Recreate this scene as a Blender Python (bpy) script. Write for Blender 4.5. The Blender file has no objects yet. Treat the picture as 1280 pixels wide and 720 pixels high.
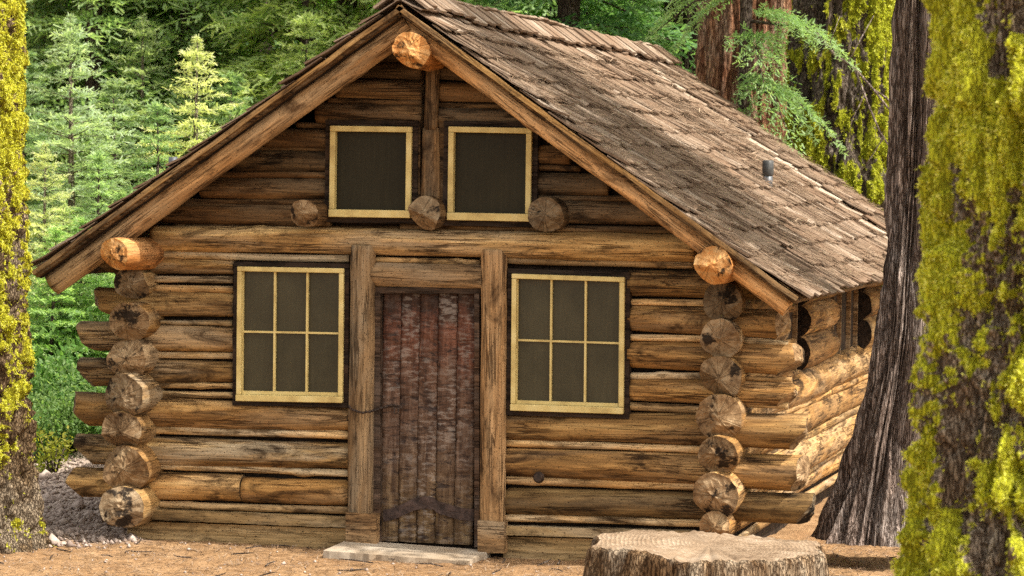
import bpy, math, random
import numpy as np
from mathutils import Matrix, Vector, Quaternion

random.seed(7); RNG = np.random.default_rng(7)
SC = bpy.context.scene
COL = SC.collection

# ------------------------------------------------------------------ camera
F = 3800.0                                     # focal length in pixels of a 1280 wide frame
def _n(v): v = np.array(v, float); return v / np.linalg.norm(v)
_d = _n([1612 - 640, 360 - 238, -F]); _e = np.array([1, -0.017, 0])
_Z = _n(np.cross(_e, _d)); _Z = _Z if _Z[1] > 0 else -_Z
_M = np.stack([np.cross(_d, _Z), _d, _Z], 1)   # world axes in camera axes
CAM = -_M.T @ (F / 163.0 * np.array([(535 - 640) / F, (360 - 690) / F, -1]))
def unp(px, py, y=0.0):
    """world point on the plane Y = y that stands at that place of the photograph"""
    r = _M.T @ np.array([(px - 640) / F, (360 - py) / F, -1]); return CAM + (y - CAM[1]) / r[1] * r
def proj(p):
    c = _M @ (np.array(p) - CAM); return 640 + F * c[0] / -c[2], 360 - F * c[1] / -c[2]
cd = bpy.data.cameras.new('camera'); cam = bpy.data.objects.new('camera', cd); COL.objects.link(cam)
cd.sensor_width = 36; cd.lens = F / 1280 * 36; cd.clip_end = 3000; cd.clip_start = 0.1
cam.matrix_world = Matrix.Translation(CAM) @ Matrix(_M.T.tolist()).to_4x4()
cd.dof.use_dof = True; cd.dof.focus_distance = 23.6; cd.dof.aperture_fstop = 4.5
SC.camera = cam

# ------------------------------------------------------------------ noise
def _h(i, j, k, s):
    h = (i * 374761393 + j * 668265263 + k * 1274126177 + s * 974634777) & 0xffffffff
    h = ((h ^ (h >> 13)) * 1274126177) & 0xffffffff
    h = ((h ^ (h >> 16)) * 668265263) & 0xffffffff
    return ((h ^ (h >> 15)) & 0xffff) / 65535.0
def noise(p, s=0):
    p = np.asarray(p, float); f = np.floor(p).astype(np.int64); t = p - f; t = t * t * (3 - 2 * t)
    r = 0
    for a in (0, 1):
        for b in (0, 1):
            for c in (0, 1):
                w = (t[:, 0] if a else 1 - t[:, 0]) * (t[:, 1] if b else 1 - t[:, 1]) * (t[:, 2] if c else 1 - t[:, 2])
                r = r + w * _h(f[:, 0] + a, f[:, 1] + b, f[:, 2] + c, s)
    return r
def fbm(p, s=0, o=3):
    p = np.asarray(p, float); r = 0; a = 1; tot = 0
    for k in range(o):
        r = r + a * noise(p * 2 ** k, s + k * 17); tot += a; a *= .5
    return r / tot

# ------------------------------------------------------------------ mesh helpers
class MB:
    def __init__(s): s.v = []; s.f = []; s.m = []; s.c = []; s.uv = []; s.n = 0
    def add(s, v, f, m=0, c=None, uv=None):
        v = np.asarray(v, float); s.v.append(v)
        s.f += [tuple(int(i) + s.n for i in q) for q in f]
        s.m += [m] * len(f) if not hasattr(m, '__len__') else list(m)
        s.c.append(np.full(len(v), .5 if c is None else c) if np.ndim(c) == 0 else np.asarray(c, float))
        s.uv.append(np.zeros((len(v), 2)) if uv is None else np.asarray(uv, float))
        s.n += len(v)
    def box(s, lo, hi, m=0, c=None, M=None, jit=0):
        v = np.array([[(lo, hi)[(i >> k) & 1][k] for k in range(3)] for i in range(8)], float)
        if jit: v += RNG.uniform(-jit, jit, v.shape)
        if M is not None: v = v @ np.array(M)[:3, :3].T + np.array(M)[:3, 3]
        s.add(v, [(0, 2, 3, 1), (4, 5, 7, 6), (0, 1, 5, 4), (2, 6, 7, 3), (0, 4, 6, 2), (1, 3, 7, 5)], m, c)
    def tube(s, pts, rad, n=8, m=0, c=None, cap=True):
        pts = [Vector(p) for p in pts]; V = []; Fc = []
        for i, p in enumerate(pts):
            t = (pts[min(i + 1, len(pts) - 1)] - pts[max(i - 1, 0)]).normalized()
            a = t.orthogonal().normalized() if i == 0 else (a - t * a.dot(t)).normalized()
            b = t.cross(a); r = rad[i] if hasattr(rad, '__len__') else rad
            V += [p + (a * math.cos(k * 2 * math.pi / n) + b * math.sin(k * 2 * math.pi / n)) * r for k in range(n)]
        for i in range(len(pts) - 1):
            for k in range(n):
                Fc.append((i * n + k, i * n + (k + 1) % n, (i + 1) * n + (k + 1) % n, (i + 1) * n + k))
        if cap: Fc += [tuple(range(n))[::-1], tuple(range((len(pts) - 1) * n, len(pts) * n))]
        s.add([tuple(v) for v in V], Fc, m, c)
    def build(s, name, mats, parent=None, smooth=False, mw=None):
        V = np.concatenate(s.v) if s.v else np.zeros((0, 3))
        return fast_mesh(name, V, s.f, mats, parent, smooth, mw, np.concatenate(s.c), np.concatenate(s.uv), s.m)
def fast_mesh(name, V, faces, mats, parent=None, smooth=False, mw=None, c=None, uv=None, mi=None):
    me = bpy.data.meshes.new(name)
    if isinstance(faces, np.ndarray):
        k = faces.shape[1]; me.vertices.add(len(V)); me.vertices.foreach_set('co', np.asarray(V, np.float32).ravel())
        me.loops.add(faces.size); me.loops.foreach_set('vertex_index', faces.astype(np.int32).ravel())
        me.polygons.add(len(faces)); me.polygons.foreach_set('loop_start', np.arange(0, faces.size, k, dtype=np.int32))
        me.update(calc_edges=True); me.validate()
    else:
        me.from_pydata([tuple(x) for x in V], [], faces)
    for m in (mats if isinstance(mats, (list, tuple)) else [mats]): me.materials.append(m)
    if mi is not None and len(me.polygons) == len(mi): me.polygons.foreach_set('material_index', np.asarray(mi, np.int32))
    if c is not None:
        a = me.attributes.new('tint', 'FLOAT', 'POINT'); a.data.foreach_set('value', np.asarray(c, np.float32))
    if uv is not None:
        u = me.uv_layers.new(name='UVMap'); li = np.zeros(len(me.loops), np.int32); me.loops.foreach_get('vertex_index', li)
        u.data.foreach_set('uv', np.asarray(uv, np.float32)[li].ravel())
    if smooth: me.polygons.foreach_set('use_smooth', np.ones(len(me.polygons), bool))
    me.update()
    o = bpy.data.objects.new(name, me); COL.objects.link(o)
    if parent is not None: o.parent = parent
    if mw is not None: o.matrix_local = mw
    return o
def tag(o, label=None, cat=None, group=None, kind=None):
    for k, v in (('label', label), ('category', cat), ('group', group), ('kind', kind)):
        if v: o[k] = v
    return o
def empty(name, loc=(0, 0, 0), label=None, cat=None, group=None):
    o = bpy.data.objects.new(name, None); COL.objects.link(o); o.location = loc; o.empty_display_size = .2
    return tag(o, label, cat, group)
def copy_tree(o, parent=None):
    c = o.copy(); COL.objects.link(c); c.parent = parent
    for ch in list(o.children): copy_tree(ch, c)
    return c

# ------------------------------------------------------------------ materials
def mat(name):
    m = bpy.data.materials.new(name); m.use_nodes = True; nt = m.node_tree; nt.nodes.clear()
    return m, nt
class G:
    """small node graph writer"""
    def __init__(s, name): s.m, s.t = mat(name); s.out = s.n('ShaderNodeOutputMaterial')
    def n(s, ty, **k):
        o = s.t.nodes.new(ty)
        for a, b in k.items(): setattr(o, a, b)
        return o
    def l(s, a, b): s.t.links.new(a, b)
    def set(s, sock, v):
        if isinstance(v, bpy.types.NodeSocket): s.l(v, sock)
        elif v is not None: sock.default_value = v
    def coord(s, scale, kind='Object', rnd=True, uv=False):
        tc = s.n('ShaderNodeTexCoord'); src = tc.outputs['UV' if uv else kind]
        if rnd:
            oi = s.n('ShaderNodeObjectInfo'); mu = s.n('ShaderNodeMath', operation='MULTIPLY'); s.l(oi.outputs['Random'], mu.inputs[0]); mu.inputs[1].default_value = 57.
            ad = s.n('ShaderNodeVectorMath', operation='ADD'); s.l(src, ad.inputs[0]); s.l(mu.outputs[0], ad.inputs[1]); src = ad.outputs[0]
        mp = s.n('ShaderNodeMapping'); s.l(src, mp.inputs[0]); mp.inputs['Scale'].default_value = scale
        return mp.outputs[0]
    def noise(s, vec, sc=1, det=4, rough=.6, dist=0):
        o = s.n('ShaderNodeTexNoise'); s.l(vec, o.inputs['Vector']); o.inputs['Scale'].default_value = sc
        o.inputs['Detail'].default_value = det; o.inputs['Roughness'].default_value = rough; o.inputs['Distortion'].default_value = dist
        return o.outputs['Fac']
    def ramp(s, fac, stops, interp='LINEAR'):
        o = s.n('ShaderNodeValToRGB'); r = o.color_ramp; r.interpolation = interp
        while len(r.elements) < len(stops): r.elements.new(.5)
        for e, (p, c) in zip(r.elements, stops):
            e.position = p; e.color = (c, c, c, 1) if not hasattr(c, '__len__') else (*c, 1)
        s.set(o.inputs[0], fac); return o.outputs[0]
    def mix(s, fac, a, b, mode='MIX'):
        o = s.n('ShaderNodeMix', data_type='RGBA', blend_type=mode)
        for i, v in ((0, fac), (6, a), (7, b)):
            if not isinstance(v, bpy.types.NodeSocket) and hasattr(v, '__len__') and len(v) == 3: v = (*v, 1)
            s.set(o.inputs[i], v)
        return o.outputs[2]
    def math(s, op, a, b=None):
        o = s.n('ShaderNodeMath', operation=op); s.set(o.inputs[0], a); s.set(o.inputs[1], b) if b is not None else 0; return o.outputs[0]
    def attr(s, name='tint'):
        return s.n('ShaderNodeAttribute', attribute_name=name).outputs['Fac']
    def objcol(s): return s.n('ShaderNodeObjectInfo').outputs['Color']
    def rnd(s): return s.n('ShaderNodeObjectInfo').outputs['Random']
    def pbr(s, col, rough=.85, bump=None, bd=.01, spec=.25, metal=0, **kw):
        b = s.n('ShaderNodeBsdfPrincipled'); s.set(b.inputs['Base Color'], (*col, 1) if not isinstance(col, bpy.types.NodeSocket) and len(col) == 3 else col)
        s.set(b.inputs['Roughness'], rough); b.inputs['Specular IOR Level'].default_value = spec; b.inputs['Metallic'].default_value = metal
        for k, v in kw.items(): s.set(b.inputs[k], v)
        if bump is not None:
            bp = s.n('ShaderNodeBump'); bp.inputs['Distance'].default_value = bd; bp.inputs['Strength'].default_value = 1
            s.l(bump, bp.inputs['Height']); s.l(bp.outputs[0], b.inputs['Normal'])
        s.l(b.outputs[0], s.out.inputs[0]); return s.m

def wood_mat(name, dark, mid, light, grey, greyamt=.5, sc=1.0, crack=1.0):
    g = G(name)
    A = g.noise(g.coord((.9 * sc, 9 * sc, 9 * sc)), 1, 5, .65, .6)
    col = g.ramp(A, [(.28, dark), (.5, mid), (.72, light)])
    B = g.noise(g.coord((.8 * sc, 5 * sc, 5 * sc)), 1, 4, .6, .3)
    col = g.mix(g.math('MULTIPLY', g.ramp(B, [(.44, 0), (.6, 1)]), g.math('MULTIPLY', g.math('ADD', g.rnd(), .25), greyamt * 1.5)), col, grey)
    D = g.noise(g.coord((1.1 * sc, 3.2 * sc, 3.2 * sc)), 1.7, 6, .7, .8)          # stains
    col = g.mix(g.ramp(D, [(.35, .9), (.49, 0)]), col, tuple(x * .45 for x in dark))
    fine = g.noise(g.coord((3 * sc, 75 * sc, 75 * sc)), 1, 3, .7)
    col = g.mix(1, col, g.ramp(fine, [(.3, .55), (.7, 1.25)]), 'MULTIPLY')
    C = g.noise(g.coord((1.0 * sc, 22 * sc, 22 * sc)), 1, 4, .55, .5)
    cr = g.ramp(C, [(.455, 1), (.485, 0), (.5, 0), (.53, 1)])                       # drying cracks along the grain
    gate = g.ramp(g.noise(g.coord((2.2 * sc, 8 * sc, 8 * sc)), 1, 2), [(.45, 1), (.58, 0)])
    cr2 = g.math('MAXIMUM', cr, gate)
    col = g.mix(1, col, g.mix(g.math('MULTIPLY', g.math('SUBTRACT', 1, cr2), .8 * crack), (1, 1, 1), (.12, .08, .05)), 'MULTIPLY')
    vo = g.n('ShaderNodeTexVoronoi'); g.l(g.coord((6 * sc, 13 * sc, 13 * sc)), vo.inputs['Vector'])
    kn = g.ramp(vo.outputs['Distance'], [(.10, 1), (.19, 0)])
    col = g.mix(g.math('MULTIPLY', kn, .8), col, (.025, .014, .008))
    vo2 = g.n('ShaderNodeTexVoronoi'); g.l(g.coord((2.4 * sc, 5.5 * sc, 5.5 * sc)), vo2.inputs['Vector'])
    kn2 = g.ramp(vo2.outputs['Distance'], [(.06, 1), (.10, 0)]); kn = g.math('MAXIMUM', kn, kn2)
    col = g.mix(g.math('MULTIPLY', kn2, .92), col, (.018, .010, .006))
    col = g.mix(1, col, g.objcol(), 'MULTIPLY')
    h = g.math('ADD', g.math('MULTIPLY', fine, .35), g.math('MULTIPLY', cr2, .8))
    h = g.math('ADD', h, g.math('MULTIPLY', A, 1.2)); h = g.math('SUBTRACT', h, g.math('MULTIPLY', kn, .5))
    return g.pbr(col, .82, h, .008, .2)
def end_mat(name, a, b, c):
    g = G(name)
    v = g.coord((1, 1, 1))
    n1 = g.noise(v, 9, 6, .7, .4); col = g.ramp(n1, [(.32, a), (.5, b), (.68, c)])
    sx = g.n('ShaderNodeSeparateXYZ'); g.l(g.coord((1, 1, 1), rnd=False), sx.inputs[0])
    r = g.math('SQRT', g.math('ADD', g.math('POWER', sx.outputs[1], 2.), g.math('POWER', sx.outputs[2], 2.)))
    ring = g.math('SINE', g.math('MULTIPLY', g.math('ADD', r, g.math('MULTIPLY', n1, .03)), 700.))
    col = g.mix(1, col, g.ramp(ring, [(0, .8), (1, 1.1)]), 'MULTIPLY')
    an = g.math('ARCTAN2', sx.outputs[2], sx.outputs[1])
    cv = g.n('ShaderNodeCombineXYZ'); g.l(an, cv.inputs[0]); g.l(g.math('MULTIPLY', g.rnd(), 40.), cv.inputs[1])
    cn = g.noise(cv.outputs[0], 1.5, 3, .6)
    cr = g.ramp(cn, [(.485, 1), (.495, .15), (.502, .15), (.515, 1)])
    col = g.mix(.25, col, cr, 'MULTIPLY')
    n2 = g.noise(v, 6, 4, .65); col = g.mix(g.ramp(n2, [(.54, 0), (.6, .95)]), col, (.018, .012, .009))
    col = g.mix(1, col, g.objcol(), 'MULTIPLY')
    return g.pbr(col, .9, g.math('ADD', g.math('MULTIPLY', cr, .6), n1), .01, .15)

M = {}
M['log'] = wood_mat('weathered_log', (.075, .035, .013), (.32, .172, .058), (.58, .36, .14), (.38, .285, .18), .45)
M['gable'] = wood_mat('gable_wood', (.03, .014, .006), (.13, .068, .026), (.31, .18, .075), (.2, .145, .09), .35)  # darker than the wall logs: shade of the overhang put into the colour
M['post'] = wood_mat('post_wood', (.13, .07, .032), (.32, .19, .09), (.42, .27, .14), (.36, .28, .19), .5)
M['strip'] = wood_mat('split_pole_wood', (.12, .066, .028), (.40, .25, .11), (.60, .42, .22), (.46, .37, .25), .5)
M['orange'] = wood_mat('peeled_orange_wood', (.24, .10, .03), (.45, .20, .06), (.56, .32, .13), (.5, .34, .2), .3, 1, .5)
M['plank'] = wood_mat('plank_wood', (.15, .095, .042), (.32, .215, .10), (.41, .295, .155), (.36, .28, .18), .5, .8, .6)
M['bleach'] = wood_mat('bleached_wood', (.16, .12, .085), (.29, .235, .18), (.40, .34, .27), (.33, .29, .25), .5, 1, 1)
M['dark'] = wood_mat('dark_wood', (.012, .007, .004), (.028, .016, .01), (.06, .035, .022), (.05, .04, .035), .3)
M['end'] = end_mat('log_end', (.115, .066, .034), (.265, .172, .094), (.41, .30, .185))
M['orange_end'] = end_mat('orange_end', (.4, .16, .045), (.55, .3, .12), (.62, .44, .24))
g = G('yellow_frame'); f1 = g.noise(g.coord((6, 30, 6)), 1, 4, .6)
M['yellow'] = g.pbr(g.ramp(f1, [(.25, (.36, .26, .10)), (.5, (.57, .45, .185)), (.8, (.67, .57, .29))]), .6, f1, .002, .3)
g = G('dark_pane'); f1 = g.noise(g.coord((60, 3, 2)), 1, 3, .6); f2 = g.noise(g.coord((1.5, 1, 1.5)), 1, 3, .5)
M['pane'] = g.pbr(g.ramp(g.math('ADD', g.math('MULTIPLY', f1, .35), g.math('MULTIPLY', f2, .65)), [(.3, (.012, .010, .005)), (.7, (.028, .0235, .0125))]), .45, None, spec=.15)
g = G('lower_pane'); f2 = g.noise(g.coord((2.5, 1, 2.0)), 1, 4, .6); f1 = g.noise(g.coord((70, 3, 3)), 1, 3, .6)
M['pane_low'] = g.pbr(g.ramp(g.math('ADD', g.math('MULTIPLY', f1, .25), g.math('MULTIPLY', f2, .75)), [(.3, (.022, .019, .009)), (.7, (.058, .050, .027))]), .35, None, spec=.35)
g = G('iron'); f1 = g.noise(g.coord((30, 30, 30)), 1, 4)
M['iron'] = g.pbr(g.ramp(f1, [(.3, (.02, .015, .014)), (.7, (.07, .045, .035))]), .6, f1, .003, .4, .4)
g = G('vent_metal'); f1 = g.noise(g.coord((20, 20, 20)), 1, 4)
M['vent'] = g.pbr(g.ramp(f1, [(.3, (.03, .033, .037)), (.7, (.075, .076, .078))]), .55, f1, .002, .4, .3)
g = G('galvanised'); f1 = g.noise(g.coord((14, 14, 14)), 1, 4)
M['galv'] = g.pbr(g.ramp(f1, [(.3, (.06, .07, .085)), (.7, (.115, .125, .145))]), .5, f1, .002, .4, .4)
g = G('concrete'); f1 = g.noise(g.coord((9, 9, 9)), 1, 8, .7); f2 = g.noise(g.coord((2, 2, 2)), 1, 4)
M['concrete'] = g.pbr(g.mix(g.ramp(f2, [(.4, 0), (.65, .6)]), g.ramp(f1, [(.3, (.27, .22, .17)), (.7, (.47, .41, .34))]), (.26, .18, .11)), .95, f1, .006)

# door: planks stained purple brown
g = G('door_planks')
A = g.noise(g.coord((22, 22, 2.2)), 1, 6, .7, .5); Bq = g.noise(g.coord((5, 5, 17)), 1, 5, .7, .6)
col = g.ramp(A, [(.3, (.035, .017, .012)), (.5, (.125, .080, .058)), (.7, (.26, .19, .15))])
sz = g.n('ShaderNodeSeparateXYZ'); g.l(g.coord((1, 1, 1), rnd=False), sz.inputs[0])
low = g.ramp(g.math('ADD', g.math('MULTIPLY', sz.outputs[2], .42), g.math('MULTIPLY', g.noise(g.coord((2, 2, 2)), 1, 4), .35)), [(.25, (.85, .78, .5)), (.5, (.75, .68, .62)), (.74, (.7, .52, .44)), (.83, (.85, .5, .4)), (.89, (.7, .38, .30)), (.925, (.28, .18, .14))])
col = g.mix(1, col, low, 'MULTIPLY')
col = g.mix(g.ramp(Bq, [(.37, .92), (.46, 0)]), col, (.018, .009, .008))
gr = g.noise(g.coord((1.2, 1.2, 1.2)), 1, 5, .6)
chip = g.noise(g.coord((11, 11, 34)), 1, 4, .65); col = g.mix(g.math('MULTIPLY', g.ramp(gr, [(.42, .05), (.62, .5)]), g.ramp(chip, [(.5, 0), (.6, 1)])), col, (.36, .31, .28)); col = g.mix(g.ramp(chip, [(.33, .8), (.42, 0)]), col, (.02, .012, .01))
M['door'] = g.pbr(col, .7, g.math('ADD', A, g.math('MULTIPLY', Bq, 1.3)), .012, .3)

# shingles
g = G('cedar_shingles')
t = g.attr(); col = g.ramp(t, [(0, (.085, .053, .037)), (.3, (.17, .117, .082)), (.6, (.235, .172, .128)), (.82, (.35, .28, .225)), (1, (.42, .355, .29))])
st = g.noise(g.coord((55, 4, 1), uv=True, rnd=False), 1, 4, .7)
col = g.mix(1, col, g.ramp(st, [(.3, .5), (.7, 1.3)]), 'MULTIPLY')
lit = g.noise(g.coord((1.3, 1.3, 1), uv=True, rnd=False), 1, 5, .65)
col = g.mix(g.ramp(lit, [(.45, 0), (.62, .75)]), col, g.mix(g.noise(g.coord((40, 40, 1), uv=True, rnd=False), 1, 2), (.13, .075, .045), (.22, .145, .10)))
M['shingle'] = g.pbr(col, .9, st, .006, .15)
g = G('needle_litter'); t = g.attr()
M['needle'] = g.pbr(g.ramp(t, [(0, (.07, .04, .022)), (.5, (.17, .105, .065)), (1, (.33, .25, .18))]), .9)

# ground
g = G('forest_floor')
n1 = g.noise(g.coord((1, 1, 1), rnd=False), 6, 8, .7); n2 = g.noise(g.coord((1, 1, 1), rnd=False), .7, 4, .6); n3 = g.noise(g.coord((1, 1, 1), rnd=False), 45, 4, .7)
col = g.ramp(n1, [(.3, (.16, .09, .045)), (.5, (.31, .19, .10)), (.7, (.41, .27, .16))])
col = g.mix(g.ramp(n2, [(.42, 0), (.62, .5)]), col, (.25, .14, .07))
col = g.mix(1, col, g.ramp(n3, [(.3, .6), (.7, 1.25)]), 'MULTIPLY')
gv = g.ramp(g.math('ADD', n3, g.math('MULTIPLY', n1, .4)), [(.5, (.22, .17, .145)), (.7, (.42, .335, .29)), (.9, (.46, .38, .335))])
col = g.mix(g.attr(), col, gv)
M['ground'] = g.pbr(col, .97, g.math('ADD', n1, g.math('MULTIPLY', n3, .4)), .03, .1)
g = G('pebbles'); t = g.attr(); M['pebble'] = g.pbr(g.mix(1, g.ramp(t, [(0, (.20, .15, .13)), (.5, (.42, .335, .295)), (1, (.46, .38, .335))]), g.ramp(g.noise(g.coord((60, 60, 60)), 1, 3), [(.3, .7), (.7, 1.2)]), 'MULTIPLY'), .95)
g = G('white_stone'); M['white'] = g.pbr(g.ramp(g.noise(g.coord((25, 25, 25)), 1, 4), [(.3, (.6, .5, .25)), (.55, (.8, .76, .66))]), .8)

def bark_mat(name, a, b, c, moss=None, sc=(14, 14, 2.2), grey=None):
    g = G(name)
    n1 = g.noise(g.coord(sc, rnd=False), 1, 6, .68, .5); n2 = g.noise(g.coord((3, 3, 1.2), rnd=False), 1, 4, .6)
    col = g.ramp(n1, [(.3, a), (.5, b), (.7, c)])
    if grey: col = g.mix(g.ramp(n2, [(.48, 0), (.62, .7)]), col, grey)
    fine = g.noise(g.coord((70, 70, 12), rnd=False), 1, 4, .7)
    col = g.mix(1, col, g.ramp(fine, [(.3, .6), (.7, 1.3)]), 'MULTIPLY')
    wv = g.n('ShaderNodeTexVoronoi', feature='DISTANCE_TO_EDGE')
    dv = g.n('ShaderNodeMix', data_type='VECTOR'); dv.inputs[0].default_value = .3
    nz_ = g.n('ShaderNodeTexNoise'); g.l(g.coord((sc[0] * .9, sc[1] * .9, sc[2] * 1.6), rnd=False), nz_.inputs['Vector']); nz_.inputs['Detail'].default_value = 4
    g.l(g.coord((sc[0] * 1.0, sc[1] * 1.0, sc[2] * 1.5), rnd=False), dv.inputs[4]); g.l(nz_.outputs['Color'], dv.inputs[5]); g.l(dv.outputs[1], wv.inputs['Vector'])
    crk = g.ramp(wv.outputs['Distance'], [(0, 0), (.05, .35), (.16, 1)])
    col = g.mix(1, col, g.mix(crk, (.55, .47, .42), (1.06, 1.06, 1.06)), 'MULTIPLY')
    if moss:
        mo = g.noise(g.coord((22, 22, 22), rnd=False), 1, 6, .7)
        fac = g.ramp(g.math('ADD', g.attr(), g.math('MULTIPLY', g.math('SUBTRACT', mo, .5), .9)), [(.42, 0), (.6, 1)])
        col = g.mix(fac, col, g.ramp(fine, [(.3, tuple(x * .6 for x in moss)), (.7, moss)]))
    return g.pbr(col, .92, g.math('ADD', g.math('ADD', g.math('MULTIPLY', fine, .5), n1), g.math('MULTIPLY', crk, 1.0)), .03, .12)
M['bark_moss'] = bark_mat('mossy_bark', (.10, .07, .048), (.27, .205, .15), (.45, .39, .31), (.62, .64, .04), grey=(.36, .32, .27))
M['bark_dark'] = bark_mat('cedar_bark', (.085, .06, .052), (.27, .21, .185), (.44, .37, .335), None, (16, 16, 1.0), (.38, .33, .31))
M['bark_mossfar'] = bark_mat('far_mossy_bark', (.05, .04, .03), (.13, .105, .085), (.24, .205, .18), (.36, .39, .025))
M['bark_red'] = bark_mat('red_bark', (.16, .06, .03), (.33, .16, .09), (.5, .33, .22), None, (14, 14, 1.0), (.45, .34, .26))
M['bark_far'] = bark_mat('far_bark', (.05, .04, .035), (.13, .10, .085), (.24, .2, .17))
M['bark_left'] = bark_mat('left_bark', (.06, .036, .02), (.17, .115, .065), (.31, .23, .145), (.50, .47, .03), (16, 16, 4), (.30, .25, .19))
M['bark_sap'] = bark_mat('sapling_bark', (.12, .10, .07), (.26, .23, .17), (.38, .35, .27))  # paler than the far bark: sunlit look of the thin stems painted in
M['stump_side'] = bark_mat('stump_side', (.055, .03, .015), (.19, .115, .06), (.38, .28, .18), None, (15, 15, 1.6), (.42, .35, .27))
g = G('sawn_stump_top')
sx = g.n('ShaderNodeSeparateXYZ'); g.l(g.coord((1, 1, 1), rnd=False), sx.inputs[0]); n1 = g.noise(g.coord((3, 3, 3), rnd=False), 1, 4); n2 = g.noise(g.coord((14, 40, 10), rnd=False), 1, 5, .7)
r = g.math('ADD', g.math('SQRT', g.math('ADD', g.math('POWER', sx.outputs[0], 2.), g.math('POWER', sx.outputs[1], 2.))), g.math('MULTIPLY', n1, .12))
ring = g.math('SINE', g.math('MULTIPLY', r, 210.)); an = g.math('ARCTAN2', sx.outputs[1], sx.outputs[0]); cv = g.n('ShaderNodeCombineXYZ'); g.l(an, cv.inputs[0])
ck = g.ramp(g.noise(cv.outputs[0], 1.6, 3, .6), [(.49, 1), (.498, .5), (.502, .5), (.51, 1)])
col = g.ramp(g.math('ADD', g.math('MULTIPLY', n1, .5), g.math('MULTIPLY', n2, .5)), [(.35, (.11, .068, .04)), (.5, (.255, .18, .12)), (.66, (.38, .30, .23))])
col = g.mix(1, col, g.ramp(ring, [(0, .8), (1, 1.08)]), 'MULTIPLY')
M['stump_top'] = g.pbr(col, .92, g.math('ADD', n2, g.math('MULTIPLY', ring, .15)), .01)
g = G('lichen'); t = g.attr()
c = g.ramp(t, [(0, (.30, .33, .02)), (.5, (.66, .68, .04)), (1, (.9, .9, .25))])
b = g.n('ShaderNodeBsdfDiffuse'); tr = g.n('ShaderNodeBsdfTranslucent'); g.l(c, b.inputs[0]); g.l(c, tr.inputs[0])
mx = g.n('ShaderNodeMixShader'); mx.inputs[0].default_value = .45; g.l(b.outputs[0], mx.inputs[1]); g.l(tr.outputs[0], mx.inputs[2]); g.l(mx.outputs[0], g.out.inputs[0]); M['lichen'] = g.m
def leaf_mat(name, a, b_, c, trans=.55):
    g = G(name); t = g.attr()
    n = g.noise(g.coord((1, 1, 1)), 1.6, 3, .6)
    f = g.math('ADD', g.math('MULTIPLY', t, .55), g.math('MULTIPLY', n, .5))
    col = g.mix(1, g.ramp(f, [(.25, a), (.52, b_), (.8, c)]), g.objcol(), 'MULTIPLY')
    p = g.n('ShaderNodeBsdfPrincipled'); g.l(col, p.inputs['Base Color']); p.inputs['Roughness'].default_value = .55; p.inputs['Specular IOR Level'].default_value = .25
    tr = g.n('ShaderNodeBsdfTranslucent'); g.l(g.mix(1, col, (1.1, 1.15, .6), 'MULTIPLY'), tr.inputs[0])
    mx = g.n('ShaderNodeMixShader'); mx.inputs[0].default_value = trans; g.l(p.outputs[0], mx.inputs[1]); g.l(tr.outputs[0], mx.inputs[2]); g.l(mx.outputs[0], g.out.inputs[0])
    return g.m
M['fir_pale'] = leaf_mat('pale_fir_needles', (.24, .32, .17), (.42, .50, .31), (.62, .67, .49))
M['fir_green'] = leaf_mat('fir_needles', (.12, .20, .095), (.23, .34, .18), (.40, .50, .31))
M['fir_dark'] = leaf_mat('dark_fir_needles', (.06, .125, .06), (.12, .22, .105), (.23, .33, .17))
M['lichen_far'] = leaf_mat('far_lichen', (.18, .21, .015), (.40, .44, .03), (.6, .6, .08), .4)
M['shrub'] = leaf_mat('shrub_leaves', (.06, .14, .04), (.14, .26, .09), (.28, .38, .18))
M['bush_yellow'] = leaf_mat('yellow_shrub_leaves', (.12, .16, .02), (.28, .3, .04), (.4, .38, .08))

# ------------------------------------------------------------------ terrain
def sm(a, b, x): t = np.clip((x - a) / (b - a), 0, 1); return t * t * (3 - 2 * t)
def terrain(x, y):
    x = np.asarray(x, float); y = np.asarray(y, float); p = np.stack([x.ravel(), y.ravel(), x.ravel() * 0], 1)
    z = 1.1 * sm(-3, -24, y).ravel() * 1.0
    z += 11 * sm(14, 75, y).ravel() + .55 * sm(2.2, 9, y).ravel() * sm(-2.2, -4, x).ravel()
    z += (fbm(p * .45, 3) - .5) * .5 * sm(5, 15, y).ravel() + (fbm(p * 2.2, 5) - .5) * .05
    z += .05 * sm(-2.3, -2.8, x).ravel() * sm(-.6, .4, y).ravel()
    z += (fbm(p * 9, 8) - .5) * .03 * sm(-6, -3, y).ravel() * (1 - sm(3, 9, y).ravel())
    return z.reshape(x.shape)
def gz(x, y): return float(terrain(np.array([x]), np.array([y]))[0])
def axis(lo, hi, c0, c1, fine):
    a = [c0]; st = fine
    while a[-1] < c1: a.append(a[-1] + fine)
    while a[-1] < hi: st *= 1.18; a.append(a[-1] + st)
    b = [c0]; st = fine
    while b[-1] > lo: st *= 1.18; b.append(b[-1] - st)
    return np.array(b[:0:-1] + a)
xs = axis(-420, 420, -4.5, 4.5, .05); ys = axis(-160, 700, -4, 6, .06)
X, Y = np.meshgrid(xs, ys); Zt = terrain(X, Y)
V = np.stack([X.ravel(), Y.ravel(), Zt.ravel()], 1); nx, ny = len(xs), len(ys)
ii = (np.arange(ny - 1)[:, None] * nx + np.arange(nx - 1)[None]).ravel()
p2 = V * [1, 1, 0]
grav = sm(-2.15, -2.5, V[:, 0] + (fbm(p2 * 2.5, 21) - .5) * .8) * sm(-.55, -.1, V[:, 1] + (fbm(p2 * 2, 22) - .5) * .8) * (1 - sm(4, 6, V[:, 1]))
ground = fast_mesh('ground', V, np.stack([ii, ii + 1, ii + nx + 1, ii + nx], 1), M['ground'], None, True, None, grav)
tag(ground, kind='structure')

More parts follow.
